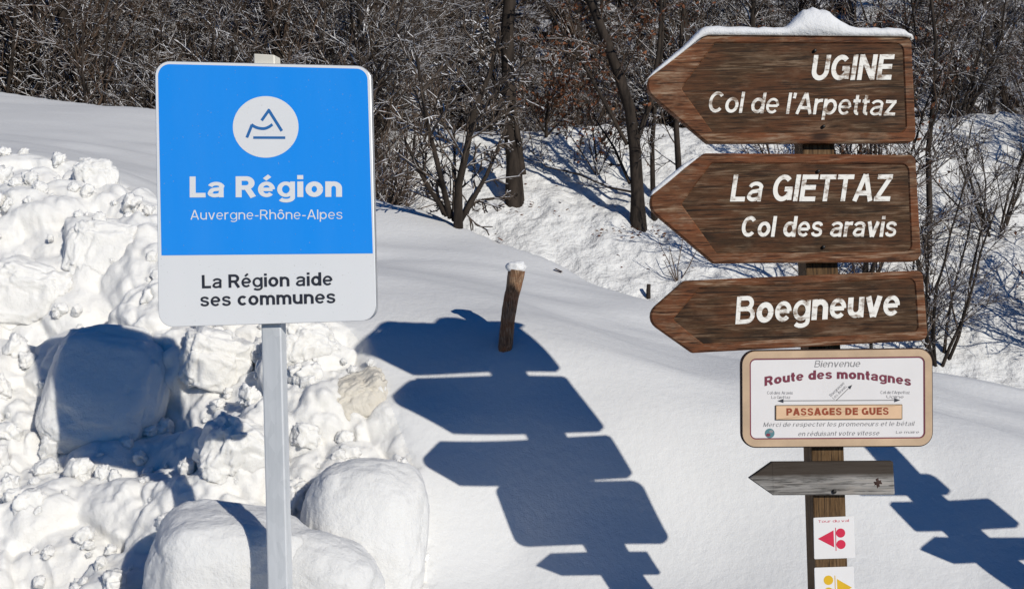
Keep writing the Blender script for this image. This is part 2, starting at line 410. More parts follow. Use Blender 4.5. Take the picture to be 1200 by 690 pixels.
def build_ground():
    az = np.concatenate([np.linspace(-1.1, -0.62, 60, endpoint=False), np.linspace(-0.62, -0.05, 520, endpoint=False), np.linspace(-0.05, 0.62, 220, endpoint=False), np.linspace(0.62, 1.1, 40)])
    ys = np.concatenate([np.linspace(2.2, 3.4, 20, endpoint=False), np.linspace(3.4, 5.8, 440, endpoint=False), np.linspace(5.8, 7.6, 170, endpoint=False), np.linspace(7.6, 14, 80, endpoint=False), np.linspace(14, 31, 230)])
    A, Y = np.meshgrid(az, ys); X = A * Y
    x, y = X.ravel(), Y.ravel(); z = ground(x, y)
    V = np.stack([x, y, z], 1)
    G = V.reshape(len(ys), len(az), 3)
    du = np.gradient(G, axis=1); dv = np.gradient(G, axis=0)
    N = np.cross(du, dv); N /= np.linalg.norm(N, axis=2, keepdims=True); N = N.reshape(-1, 3)
    # broad wind ripples on the smooth snow
    q = V * np.array((0.5, 2.6, 1.0))
    V = V + N * (0.012 * fbm(q, 2, 3) * smooth(3.2, 4.5, y))[:, None]
    V = V + N * (0.030 * fbm(V * np.array((1.1, 1.9, 1.0)), 2, 91) * smooth(3.2, 4.2, y) * smooth(12, 7, y))[:, None]
    # lumps thrown up by the plough
    mk = chunk_mask(x, y); idx = np.where(mk > 0.001)[0]
    p = V[idx]
    wob = np.stack([vnoise(p * 5, 71), vnoise(p * 5, 72), vnoise(p * 5, 73)], 1) * 0.035
    d1, d2, v = cells((p + wob) * 3.3, 21)
    lump = (1 - np.minimum(d1, 1) ** 2) * 0.13 + (v - 0.5) * 0.10
    e1, e2, u = cells((p + wob * 0.6) * 9.5, 31)
    f1, f2, u2 = cells(p * 25, 41)
    small = (1 - np.minimum(e1, 1) ** 2) * 0.055 + (u - 0.5) * 0.045
    tiny = (1 - np.minimum(f1, 1) ** 2) * 0.022 + (u2 - .5) * 0.014
    where = smooth(-0.35, 0.35, vnoise(p * 2.1, 55))
    amt = lump + small * (0.45 + 0.55 * where) + tiny * (0.35 + 0.65 * where) + 0.015 * fbm(p * 7, 3, 61) - 0.13
    V[idx] += (N[idx] * 0.75 + np.array((0, -0.25, 0.15))) * (amt * mk[idx])[:, None]
    nx, ny = len(az), len(ys)
    W = mk.reshape(ny, nx, 1) * 0.75
    for _ in range(4):                                   # settle the lumps a little
        Q = V.reshape(ny, nx, 3); A_ = Q.copy()
        A_[1:-1, 1:-1] = (Q[:-2, 1:-1] + Q[2:, 1:-1] + Q[1:-1, :-2] + Q[1:-1, 2:]) / 4
        V = (Q * (1 - W) + A_ * W).reshape(-1, 3)
    i = np.arange(ny - 1)[:, None] * nx + np.arange(nx - 1)[None]
    Fc = np.stack([i, i + 1, i + nx + 1, i + nx], -1).reshape(-1, 4)
    mid = (Fc[:, 0])
    me_o = mesh('snow_ground', V, Fc, [M_SNOW, M_CHUNK, M_WILD])
    me_o.data.polygons.foreach_set('material_index', np.where(y[mid] > np.maximum(crest(x, y)[mid] + 0.8, 7.5), 2, (mk[mid] > 0.35).astype(int)).tolist())
    tag(me_o, kind='structure')
    return V.reshape(ny, nx, 3), az, ys
GV, GAZ, GYS = build_ground()
def surf(x, y):
    """height of the finished ground, lumps and all"""
    i = int(np.argmin(abs(GYS - y))); j = int(np.argmin(abs(GAZ - x / y))); return GV[i, j, 2]

def build_forest_slope():
    xs = np.linspace(-75, 75, 150); ys = np.linspace(27.0, 120, 110)
    X, Y = np.meshgrid(xs, ys); x, y = X.ravel(), Y.ravel()
    p = np.stack([x * .2, y * .2, 0 * x], 1)
    z = EYE + 3.6 + np.maximum(y - 29, 0) * 0.60 + 0.7 * fbm(p, 4, 77) * smooth(27, 32, y) - 0.3 * (y < 28)
    nx, ny = len(xs), len(ys); i = np.arange(ny - 1)[:, None] * nx + np.arange(nx - 1)[None]
    o = mesh('forest_hillside', np.stack([x, y, z], 1), np.stack([i, i + 1, i + nx + 1, i + nx], -1).reshape(-1, 4), M_FLOOR)
    tag(o, kind='structure')
build_forest_slope()
def slope_z(x, y): return EYE + 3.6 + max(y - 29, 0) * 0.60
def sheet(name, x0, x1, y0, y1, z, mat):
    o = mesh(name, [(x0, y0, z), (x1, y0, z), (x1, y1, z), (x0, y1, z)], [[0, 1, 2, 3]], mat); return tag(o, kind='structure')
sheet('unseen_road', -90, 90, -90, 2.9, 0.0, M_ROAD)  # unseen road, spread wide behind the camera in dark asphalt to cut snow bounce

# ------------------------------------------------------------------ tubes and trees
def tubes(lines):
    """lines: list of (points, radii, sides) -> verts, faces"""
    V, Fc, base = [], [], 0
    for pts, rad, n in lines:
        pts = np.asarray(pts, float); k = len(pts)
        T = np.gradient(pts, axis=0); T /= np.linalg.norm(T, axis=1, keepdims=True) + 1e-9
        ref = np.array((0.3, 0.2, 1.0)) if abs(T[:, 2]).mean() < 0.75 else np.array((1.0, 0.15, 0.1))
        U = np.cross(T, ref); U /= np.linalg.norm(U, axis=1, keepdims=True) + 1e-9
        W = np.cross(T, U)
        a = np.arange(n) / n * 2 * math.pi
        ring = pts[:, None] + np.asarray(rad)[:, None, None] * (U[:, None] * np.cos(a)[None, :, None] + W[:, None] * np.sin(a)[None, :, None])
        V.append(ring.reshape(-1, 3))
        i = base + np.arange(k - 1)[:, None] * n; j = np.arange(n)[None]; j2 = (np.arange(n) + 1)[None] % n
        Fc.append(np.stack([i + j, i + j2, i + n + j2, i + n + j], -1).reshape(-1, 4))
        base += k * n
    return np.concatenate(V), np.concatenate(Fc)
def wander(rng, p, d, length, k, jit, up=0.0):
    pts = [np.array(p, float)]; d = np.array(d, float); d /= np.linalg.norm(d)
    for _ in range(k):
        d = d + rng.normal(0, jit, 3) + np.array((0, 0, up)); d /= np.linalg.norm(d)
        pts.append(pts[-1] + d * length / k)
    return np.array(pts)
def side(rng, T, spread):
    r = rng.normal(0, 1, 3); r -= T * np.dot(r, T); r /= np.linalg.norm(r) + 1e-9
    d = T * math.cos(spread) + r * math.sin(spread); return d
def sprout(rng, pts, rad, level, maxlev, out, cnt, ratio, start, jit, up, spread=(0.5, 1.1), minr=0.004):
    """grow side shoots along a polyline"""
    k = len(pts) - 1
    length = np.linalg.norm(np.diff(pts, axis=0), axis=1).sum()
    for _ in range(cnt[level]):
        t = rng.uniform(start, 0.98); f = t * k; i = min(int(f), k - 1); f -= i
        p = pts[i] * (1 - f) + pts[i + 1] * f; T = pts[i + 1] - pts[i]; T = T / (np.linalg.norm(T) + 1e-9)
        d = side(rng, T, rng.uniform(*spread))
        l = length * ratio[level] * rng.uniform(0.55, 1.15) * (1.15 - 0.55 * t)
        r0 = max(min(np.interp(t, [0, 1], [rad[0], rad[-1]]) * 0.62, 0.009 * l + 0.003), minr)
        n = 5 if level == 0 else 4 if level == 1 else 3
        q = wander(rng, p, d, l, n, jit * 1.2, up)
        rr = np.linspace(r0, max(r0 * 0.35, minr * 0.8), n + 1)
        out.append((q, rr, 5 if level == 0 else 4 if level == 1 else 3))
        if level + 1 < maxlev: sprout(rng, q, rr, level + 1, maxlev, out, cnt, ratio, 0.15, jit, up, spread, minr)
def leaves(rng, lines, n, size):
    tw = [l for l in lines if len(l[1]) <= 5]
    V, Fc = [], []
    for k in range(n):
        q = tw[rng.integers(len(tw))][0]; p = q[rng.integers(1, len(q))] + rng.normal(0, 0.02, 3)
        a = rng.normal(0, 1, 3); a /= np.linalg.norm(a); b = np.cross(a, rng.normal(0, 1, 3)); b /= np.linalg.norm(b) + 1e-9
        s = size * rng.uniform(0.6, 1.2)
        b0 = len(V)
        V += [p, p + a * s * 0.5 + b * s * 0.28, p + a * s, p + a * s * 0.5 - b * s * 0.28]; Fc.append([b0, b0 + 1, b0 + 2, b0 + 3])
    return np.array(V), Fc
def tree_meshes(seed, h, r, cnt, ratio, maxlev=3, start=0.18, lean=(0, 0), minr=0.0052, jit=0.10, up=0.03, nleaf=0, trunk_path=None):
    rng = np.random.default_rng(seed)
    if trunk_path is None: tr = wander(rng, (0, 0, -0.3), (lean[0], lean[1], 1), h, 10, 0.045, 0.03)
    else: tr = np.array(trunk_path, float)
    k = len(tr)
    rad = np.linspace(1, 0.16, k) * r; rad[0] *= 1.35
    br = []; sprout(rng, tr, rad, 0, maxlev, br, cnt, ratio, start, jit, up, minr=minr)
    lf = leaves(rng, br, nleaf, 0.085) if nleaf else None
    return tubes([(tr, rad, 9)]), tubes(br), lf
def raw_mesh(name, vf, mat):
    me = bpy.data.meshes.new(name); me.from_pydata(vf[0].tolist(), [], vf[1] if isinstance(vf[1], list) else vf[1].tolist())
    me.polygons.foreach_set('use_smooth', [True] * len(me.polygons)); me.materials.append(mat); return me
class Kind:
    def __init__(s, tm, twig=M_TWIG, trunk=M_TRUNK):
        s.tr = raw_mesh('trunk', tm[0], trunk); s.cr = raw_mesh('crown', tm[1], twig)
        s.lf = raw_mesh('leaves', tm[2], M_RUSSET) if tm[2] is not None else None
def plant(kind, name, loc, rz, sc, label, cat, group=None):
    e = empty(name, loc, label, cat, group); e.rotation_euler = (0, 0, rz); e.scale = (sc, sc, sc)
    for nm, me in (('trunk', kind.tr), ('crown', kind.cr), ('leaves', kind.lf)):
        if me is None: continue
        c = bpy.data.objects.new(nm, me); COL.objects.link(c); c.parent = e
    return e

RNG = np.random.default_rng(7)
TALL = [Kind(tree_meshes(100 + i, h, r, (34, 10, 9), (0.34, 0.45, 0.42), start=0.10), tw) for i, (h, r, tw) in enumerate(
    [(11, 0.15, M_TWIG), (9.5, 0.12, M_TWIG), (12, 0.17, M_TWIGBROWN), (8.5, 0.10, M_TWIG)])]
BUSH = []
for i in range(4):
    rng = np.random.default_rng(300 + i); out = []; stems = []
    for k in range(9):
        a = rng.uniform(0, 2 * math.pi); t = rng.uniform(0.15, 0.6)
        q = wander(rng, (math.cos(a) * 0.12, math.sin(a) * 0.12, -0.15), (math.cos(a) * t, math.sin(a) * t, 1), rng.uniform(2.0, 3.4), 7, 0.10, 0.04)
        rr = np.linspace(0.028, 0.009, 8); stems.append((q, rr, 5)); sprout(rng, q, rr, 1, 3, out, (0, 13, 9), (0, 0.36, 0.42), 0.12, 0.15, 0.03, minr=0.0048)
    BUSH.append(Kind((tubes(stems), tubes(out), leaves(rng, out, 520, 0.08) if i == 3 else None), M_TWIGBROWN if i % 2 else M_TWIG))

# single trees of the clearing -----------------------------------------------------------------
def path_px(pts, y): return [P(a, b, y) for a, b in pts]
def single_tree(name, base, pts, rad, label, cat, seed, cnt=(20, 8, 6), ratio=(0.30, 0.42, 0.4), extra=(), twig=M_TWIG, start=0.3, nleaf=0, minr=0.007, jit=0.10, group=None, taper=0.42):
    """trunk along pixels at the depth of its foot"""
    b = hit(*base); y = b[1]; rng = np.random.default_rng(seed)
    e = empty(name, b, label, cat, group)
    tr = np.array([b - np.array((0, 0, 0.25))] + path_px(pts, y)); k = len(tr)
    tr[1:, 1] += np.cumsum(rng.normal(0, 0.06, k - 1))
    rr = np.linspace(1, taper, k) * rad; rr[0] *= 1.4
    trunks = [(tr, rr, 10)]
    br = []; sprout(rng, tr, rr, 0, 3, br, cnt, ratio, start, jit, 0.02, minr=minr)
    for px, r0 in extra:
        q = np.array(path_px(px, y)); q[:, 1] += np.linspace(0, rng.uniform(-0.8, 0.8), len(q)); r2 = np.linspace(r0, r0 * 0.4, len(q))
        trunks.append((q, r2, 7)); sprout(rng, q, r2, 1, 3, br, (0, 10, 6), (0, 0.35, 0.4), 0.15, jit, 0.02, minr=minr)
    v, f = tubes(trunks); mesh('trunk', v, f, M_TRUNK, e)
    v, f = tubes(br); mesh('crown', v, f, twig, e)
    if nleaf:
        v, f = leaves(rng, br, nleaf, 0.10); mesh('leaves', v, f, M_RUSSET, e)
    return e
single_tree('bare_tree', (603, 234), [(602, 190), (597, 140), (596, 90), (594, 40), (598, -10), (600, -90), (604, -170)], 0.138,
            'thick straight dark trunk standing in the snowy clearing behind the leaning stake', 'tree', 1, (12, 8, 6), taper=0.72, start=0.65,
            extra=[([(612, 205), (607, 165), (602, 120)], 0.075), ([(597, 120), (580, 95), (566, 60), (560, 10)], 0.05)])
single_tree('bare_tree', (748, 264), [(747, 225), (744, 175), (738, 130), (722, 85), (706, 40), (690, -5), (672, -60)], 0.115,
            'dark leaning tree with a side limb, just left of the top arrow boards', 'tree', 2, (16, 8, 6), taper=0.6, start=0.4, nleaf=620, twig=M_TWIGBROWN,
            extra=[([(744, 170), (762, 120), (770, 60), (772, -10)], 0.055), ([(735, 170), (690, 90), (650, 30), (620, -20)], 0.035), ([(738, 215), (722, 170), (700, 130)], 0.03)])
single_tree('young_tree', (768, 258), [(766, 215), (764, 170), (768, 120), (775, 60), (778, 0)], 0.05,
            'slim dark stem close behind the tip of the second arrow board', 'tree', 3, (12, 7, 5), start=0.25)
single_tree('young_tree', (796, 246), [(795, 200), (792, 150), (797, 90), (800, 30), (806, -40)], 0.062,
            'slim straight stem rising between the tips of the two upper arrow boards', 'tree', 4, (12, 7, 5), start=0.2, nleaf=80)
single_tree('young_tree', (1086, 300), [(1088, 240), (1084, 180), (1090, 120), (1094, 60), (1090, 0)], 0.055,
            'thin twiggy tree right behind the square ends of the upper arrow boards', 'tree', 5, (20, 8, 6), start=0.1)
single_tree('shrub', (462, 236), [(464, 205), (470, 180), (474, 140), (480, 100)], 0.10,
            'dark broken stub of a shrub right beside the blue sign edge', 'shrub', 6, (16, 7, 5), (0.5, 0.45, 0.4), start=0.05,
            extra=[([(452, 232), (444, 190), (442, 130)], 0.06), ([(478, 232), (484, 196), (488, 150)], 0.05)])
single_tree('shrub', (536, 262), [(538, 220), (548, 180), (556, 140), (575, 95), (585, 60)], 0.032,
            'many stemmed bare shrub fanning out left of the thick trunk', 'shrub', 8, (14, 8, 6), (0.4, 0.45, 0.4), start=0.08,
            extra=[([(528, 255), (516, 200), (505, 150), (498, 90)], 0.024), ([(540, 258), (570, 205), (596, 140)], 0.022), ([(532, 258), (530, 200), (526, 130)], 0.02),
                   ([(524, 252), (500, 215), (478, 170)], 0.025), ([(534, 258), (556, 232), (590, 222)], 0.02), ([(520, 250), (508, 225), (500, 205)], 0.02)])
single_tree('shrub', (700, 205), [(698, 180), (694, 150), (688, 120)], 0.02,
            'low shrub with russet leaves on the clearing left of the leaning tree', 'shrub', 9, (14, 7, 4), (0.7, 0.45, 0.4), start=0.1, nleaf=170, twig=M_TWIGBROWN,
            extra=[([(702, 204), (716, 170), (722, 140)], 0.016), ([(698, 204), (676, 172), (660, 150)], 0.016)])
single_tree('shrub', (640, 160), [(640, 140), (644, 110), (648, 80)], 0.03,
            'russet leaved shrub on the far edge of the clearing right of the thick trunk', 'shrub', 10, (16, 7, 4), (0.6, 0.45, 0.4), start=0.1, nleaf=520, twig=M_TWIGBROWN,
            extra=[([(640, 158), (622, 130), (612, 90)], 0.02), ([(642, 158), (668, 130), (684, 90)], 0.02)])
def sapling(base, tips, label, r=0.006, seed=0):
    b = hit(*base); rng = np.random.default_rng(seed); ln = []
    for tx, ty in tips:
        t = P(tx, ty, b[1]); m_ = (b + t) / 2 + rng.normal(0, 0.03, 3)
        q = np.array([b - np.array((0, 0, 0.05)), m_, t]); rr = np.linspace(r, r * 0.45, 3); ln.append((q, rr, 4))
        sprout(rng, q, rr, 2, 3, ln, (0, 0, 5), (0, 0, 0.3), 0.3, 0.08, 0.02, minr=0.002)
    v, f = tubes(ln); o = mesh('sapling', v, f, M_TWIGBROWN, origin=b); tag(o, label, 'sapling')
sapling((794, 330), [(772, 284), (784, 288), (800, 282), (818, 290), (778, 305)], 'thin leafless sapling in the snow at the tip of the lowest big arrow board', 0.010, 1)
sapling((1090, 345), [(1066, 312), (1084, 288), (1100, 300), (1120, 280)], 'leafless sapling behind the square end of the lowest big arrow board', 0.012, 2)
# fallen branch with snow
b0 = hit(748, 246); ln = []
q = np.array([hit(*p_) + np.array((0, 0, z_)) for p_, z_ in (((750, 250), .35), ((715, 236), .25), ((680, 218), .2), ((640, 208), .2), ((620, 190), .25))])
ln.append((q, np.linspace(0.035, 0.012, 5), 6)); sprout(np.random.default_rng(5), q, np.linspace(0.035, 0.012, 5), 1, 3, ln, (0, 10, 5), (0, 0.3, 0.4), 0.2, 0.1, 0.0, minr=0.005)
v, f = tubes(ln); tag(mesh('fallen_branch', v, f, M_TWIG, origin=b0), 'snow covered low branch lying over the clearing beside the leaning tree', 'branch')
# dead leaves and bark crumbs on the snow of the clearing
rng = np.random.default_rng(77); lv, lf = [], []
for t in range(170):
    if t < 70: px_, py_ = rng.normal(748, 24), 266 + abs(rng.normal(0, 8))
    elif t < 100: px_, py_ = rng.normal(606, 14), 236 + abs(rng.normal(0, 8))
    else: px_, py_ = rng.uniform(580, 850), rng.uniform(170, 320)
    b_ = hit(px_, py_); s_ = rng.uniform(0.012, 0.045); a_ = rng.uniform(0, 6.28)
    d1_ = np.array((math.cos(a_), math.sin(a_), 0.25)) * s_; d2_ = np.array((-math.sin(a_), math.cos(a_), 0.5)) * s_ * 0.6
    i0 = len(lv); b_ = b_ + np.array((0, 0, 0.01)); lv += [b_ - d1_, b_ - d2_, b_ + d1_, b_ + d2_]; lf.append([i0, i0 + 1, i0 + 2, i0 + 3])
tag(mesh('fallen_leaves', lv, lf, M_RUSSET), kind='stuff')
# small stub post beyond the ridge
b0 = hit(760, 350); q = np.array([b0 - (0, 0, .1), b0 + (0.0, 0, .12), b0 + (0.01, 0, 0.22)])
tag(mesh('stub_post', *tubes([(q, [.035, .034, .03], 8)]), M_TRUNK, origin=b0), 'tiny wooden stub poking out of the snow beside the lowest big arrow tip', 'post')

# the wood behind ---------------------------------------------------------------------------------
WOOD = 'bare trees of the wood behind the clearing'
def scatter():
    rng = np.random.default_rng(11); placed = []
    n = 0; tries = 0
    while n < 150 and tries < 9000:
        tries += 1
        y = 27.5 + 36 * rng.uniform() ** 1.5; a = rng.uniform(-0.60, 0.60)
        x = a * y
        if 0.285 < a < 0.40: continue                      # the open snowy gully
        if any((x - u) ** 2 + (y - w) ** 2 < 1.5 for u, w in placed): continue
        placed.append((x, y)); n += 1
        z = slope_z(x, y) if y > 28 else ground(x, y)[0]
        k = TALL[rng.integers(4)]
        plant(k, 'bare_tree', (x, y, z), rng.uniform(0, 6.28), rng.uniform(0.75, 1.15), 'leafless snow dusted tree among many in the dense wood beyond the clearing', 'tree', WOOD)
    for t in range(90):                                                     # undergrowth along the wood's edge
        y = rng.uniform(26.6, 34); a = rng.uniform(-0.58, 0.58); x = a * y
        if 0.315 < a < 0.37: continue
        z = slope_z(x, y) if y > 28 else ground(x, y)[0]
        plant(BUSH[rng.integers(4)], 'shrub', (x, y, z), rng.uniform(0, 6.28), rng.uniform(0.7, 1.15), 'bare twiggy shrub in the undergrowth at the foot of the wood', 'shrub', 'shrubs at the foot of the wood')
    for t in range(70):                                                     # thicket on the left, close behind the hill
        y = rng.uniform(14.6, 24); a = rng.uniform(-0.60, -0.10); x = a * y
        if a > -0.14 and y < 20: continue
        plant(BUSH[rng.integers(3)], 'shrub', (x, y, ground(x, y)[0]), rng.uniform(0, 6.28), rng.uniform(0.9, 1.5), 'dense bare shrub in the thicket behind the smooth snowy hill', 'shrub', 'shrubs of the thicket behind the hill')
    for t in range(16):
        y = rng.uniform(16, 25); a = rng.uniform(-0.55, -0.10); x = a * y
        plant(TALL[rng.integers(4)], 'bare_tree', (x, y, ground(x, y)[0]), rng.uniform(0, 6.28), rng.uniform(0.6, 0.9), 'leafless tree growing out of the thicket behind the blue sign', 'tree', 'trees of the thicket behind the hill')
    for t in range(14):
        y = rng.uniform(15, 25); a = rng.uniform(0.30, 0.60); x = a * y
        plant(BUSH[rng.integers(4)], 'shrub', (x, y, ground(x, y)[0]), rng.uniform(0, 6.28), rng.uniform(0.8, 1.3), 'bare shrub behind the brown arrow boards', 'shrub', 'shrubs behind the arrow boards')
scatter()
def spruce(px, y, h, label):
    rng = np.random.default_rng(int(px)); x = (px - 600) / F * y; z = slope_z(x, y)
    e = empty('spruce', (x, y, z), label, 'tree')
    mesh('trunk', *tubes([(np.array([(x, y, z - .3), (x, y, z + h)]), [0.16, 0.02], 8)]), M_TRUNK, e)
    V, Fc = [], []
    for k in range(5200):
        t = rng.uniform() ** 0.8; hh = h * (0.06 + 0.94 * t); R = (1 - t) * h * 0.21 * (0.75 + 0.25 * math.sin(hh * 9)) + 0.05
        a = rng.uniform(0, 6.28); r_ = R * math.sqrt(rng.uniform(0.05, 1)); p = np.array((x + r_ * math.cos(a), y + r_ * math.sin(a), z + hh - 0.28 * r_))
        d = np.array((math.cos(a), math.sin(a), -0.35)); s_ = np.cross(d, (0, 0, 1)); l = rng.uniform(0.14, 0.30)
        b0 = len(V); w = s_ * l * 0.35 + np.array((0, 0, rng.normal(0, .05)))
        V += [p - w * 0.4, p + d * l * .5 - w, p + d * l, p + d * l * .5 + w]; Fc.append([b0, b0 + 1, b0 + 2, b0 + 3])
    mesh('crown', np.array(V), Fc, M_NEEDLE, e)
spruce(1080, 39, 7.5, 'dark spruce right of the snowy gully above the top arrow board')
spruce(1005, 41, 6.5, 'dark spruce left of the snowy gully above the top arrow board')
spruce(1165, 42, 8.5, 'dark spruce in the upper right corner of the wood')
# the snowy gully between the spruces
gx = []
for y in np.linspace(31, 60, 14):
    for a in (0.316, 0.343, 0.368): gx.append((a * y, y, slope_z(0, y) + 0.75 + 0.2 * math.sin(y + a * 40)))
gf = [[i * 3 + j, i * 3 + j + 1, i * 3 + j + 4, i * 3 + j + 3] for i in range(13) for j in range(2)]
tag(mesh('snow_gully', gx, gf, M_SNOW), kind='structure')

# ------------------------------------------------------------------ snow lumps
def ico(sub):
    bm = bmesh.new(); bmesh.ops.create_icosphere(bm, subdivisions=sub, radius=1.0)
    v = np.array([q.co[:] for q in bm.verts]); f = [[q.index for q in p.verts] for p in bm.faces]; bm.free(); return v, f
ICO5, ICO3 = ico(6), ico(4)
def boulder(name, px, py, depth, size, seed, label, mat=M_CHUNK, boxy=0.5, rough=0.12, rot=(0, 0, 0), ico_=ICO5, cat='snow block', detail=1.0, group=None, at=None):
    v, f = ico_
    u = np.sign(v) * np.abs(v) ** (1 - boxy * 0.55)
    u /= np.abs(u).max()
    o3 = np.array((seed * 3.1, seed * 1.7, seed * 0.9))
    d = rough * fbm(v * 1.3 + o3, 2, seed) + rough * 0.45 * detail * fbm(v * 4 + o3, 4, seed + 5) 
    if detail:
        c1, c2, cv = cells(v * 3.2 + o3, seed + 9); d = d + rough * 0.5 * detail * (cv - 0.5)
    u = u * (1 + d)[:, None] * np.array(size)
    R = Matrix.Rotation(rot[2], 3, 'Z') @ Matrix.Rotation(rot[1], 3, 'Y') @ Matrix.Rotation(rot[0], 3, 'X')
    u = u @ np.array(R).T
    c = P(px, py, depth) if at is None else np.array(at)
    o = mesh(name, u + c, f, mat, origin=c); tag(o, label, cat, group); return o
boulder('snow_block', 268, 672, 4.00, (0.30, 0.22, 0.26), 3, 'big smooth rounded snow block behind the foot of the steel post', M_GRAIN, 0.55, 0.09, (0.15, 0.14, 0.2), detail=0.4)
boulder('snow_block', 366, 706, 4.02, (0.25, 0.18, 0.27), 5, 'smooth low snow block right of the foot of the steel post', M_GRAIN, 0.4, 0.09, (0.1, 0.25, -.2), detail=0.4)
boulder('snow_block', 428, 625, 4.36, (0.245, 0.22, 0.29), 8, 'tall smooth snow block lowest and nearest to the arrow shadows', M_GRAIN, 0.62, 0.08, (-0.25, 0.05, 0.15), detail=0.4)
boulder('snow_block', 128, 470, 5.36, (0.30, 0.24, 0.32), 12, 'large square snow block shaded by the blue sign', M_CHUNK, 0.85, 0.08, (-0.55, 0.12, 0.1), detail=0.6)
boulder('snow_block', 285, 535, 4.72, (0.17, 0.14, 0.15), 15, 'cracked angular snow block just left of the steel post', M_CHUNK, 0.6, 0.18, (0.2, 0.5, 0.6))
boulder('snow_block', 420, 470, 5.02, (0.145, 0.12, 0.12), 18, 'yellowish frozen lump left of the second arrow shadow', M_FROZEN, 0.5, 0.16, (0.2, -0.4, 0.3))
boulder('snow_block', 122, 305, 6.1, (0.20, 0.16, 0.20), 22, 'big pale snow block at the left edge of the blue sign', M_CHUNK, 0.7, 0.14, (-.2, 0.2, 0.3))
boulder('snow_block', 112, 212, 6.75, (0.13, 0.12, 0.12), 25, 'rounded lump topping the ploughed snow against the hill', M_CHUNK, 0.5, 0.16, (0, 0.1, 0.3))
boulder('snow_block', 250, 425, 5.36, (0.16, 0.14, 0.15), 29, 'cracked snow block under the lower left corner of the blue sign', M_CHUNK, 0.6, 0.18, (0.3, 0.3, 0.3))
boulder('snow_block', 355, 412, 5.2, (0.16, 0.13, 0.13), 33, 'lumpy snow block right behind the top of the steel post', M_CHUNK, 0.5, 0.2, (0.1, 0.2, 0.8))
boulder('snow_block', 40, 350, 5.95, (0.24, 0.2, 0.2), 36, 'broad snow block at the far left of the ploughed bank', M_CHUNK, 0.7, 0.15, (0.1, 0.2, 0.1))
def clods():
    rng = np.random.default_rng(21); n = 0
    protos = []
    while n < 230:
        y = rng.uniform(4.2, 7.1); a = rng.uniform(-0.47, -0.06); x = a * y
        if chunk_mask(np.array([x]), np.array([y]))[0] < 0.3: continue
        s = 0.012 + 0.052 * rng.uniform() ** 2.6
        if len(protos) < 10:
            o = boulder('snow_clod', 0, 0, 0, (0.06, 0.05 * rng.uniform(.8, 1.2), 0.045), 50 + n, 'small loose snow clod on the ploughed bank', M_CHUNK, 0.5, 0.3, (0, 0, 0), ICO3, 'snow clod', 1.2, 'snow clods on the ploughed bank', at=(0, 0, 0)); protos.append(o)
        else:
            o = protos[n % 10].copy(); COL.objects.link(o)
        o.location = (x, y, surf(x, y) + s * 0.35); o.scale = (s / 0.06,) * 3; o.rotation_euler = tuple(rng.uniform(0, 6.28, 3)); n += 1
clods()

# ------------------------------------------------------------------ building boards
def rounded(corners, k=7):
    """corners (x, y, r) in pixels -> outline with k points per corner"""
    out = []; n = len(corners)
    for i in range(n):
        p = np.array(corners[i][:2], float); r = corners[i][2]
        a = np.array(corners[i - 1][:2], float) - p; b = np.array(corners[(i + 1) % n][:2], float) - p
        a /= np.linalg.norm(a); b /= np.linalg.norm(b)
        half = math.acos(max(-1, min(1, a @ b))) / 2; d = r / math.tan(half)
        c = p + (a + b) / np.linalg.norm(a + b) * r / math.sin(half)
        t0, t1 = p + a * d, p + b * d
        a0 = math.atan2(*(t0 - c)[::-1]); a1 = math.atan2(*(t1 - c)[::-1]); da = (a1 - a0 + math.pi) % (2 * math.pi) - math.pi
        for j in range(k): out.append(c + r * np.array((math.cos(a0 + da * j / (k - 1)), math.sin(a0 + da * j / (k - 1)))))
    return np.array(out)
def grow(o, d):
    """move a closed outline inwards by d pixels"""
    n = len(o); t = np.roll(o, -1, 0) - np.roll(o, 1, 0); t /= np.linalg.norm(t, axis=1, keepdims=True) + 1e-9
    s = 1 if (o[:, 0] * np.roll(o[:, 1], -1) - np.roll(o[:, 0], -1) * o[:, 1]).sum() > 0 else -1
    return o + d * s * np.stack([-t[:, 1], t[:, 0]], 1)
def loft(pl, rings, cap_first=False, cap_last=False):
    """rings: (outline px, offset m); joined in order"""
    V, Fc = [], []; n = len(rings[0][0])
    for o, off in rings: V += [pl(x, y, off) for x, y in o]
    for r in range(len(rings) - 1):
        for i in range(n):
            j = (i + 1) % n; Fc.append([r * n + i, r * n + j, (r + 1) * n + j, (r + 1) * n + i])
    if cap_first: Fc.append(list(range(n))[::-1])
    if cap_last: Fc.append(list(range((len(rings) - 1) * n, len(rings) * n)))
    return np.array(V), Fc
def flat(pl, outline, off):
    return np.array([pl(x, y, off) for x, y in outline]), [list(range(len(outline)))]
def fixnormals(o):
    bm = bmesh.new(); bm.from_mesh(o.data); bmesh.ops.recalc_face_normals(bm, faces=bm.faces); bm.to_mesh(o.data); bm.free(); return o
def hard(o):
    o.data.polygons.foreach_set('use_smooth', [False] * len(o.data.polygons)); return o
def circle(cx_, cy_, rx, ry=None, n=40):
    ry = rx if ry is None else ry
    return np.array([(cx_ + rx * math.cos(a), cy_ + ry * math.sin(a)) for a in np.arange(n) / n * 2 * math.pi])

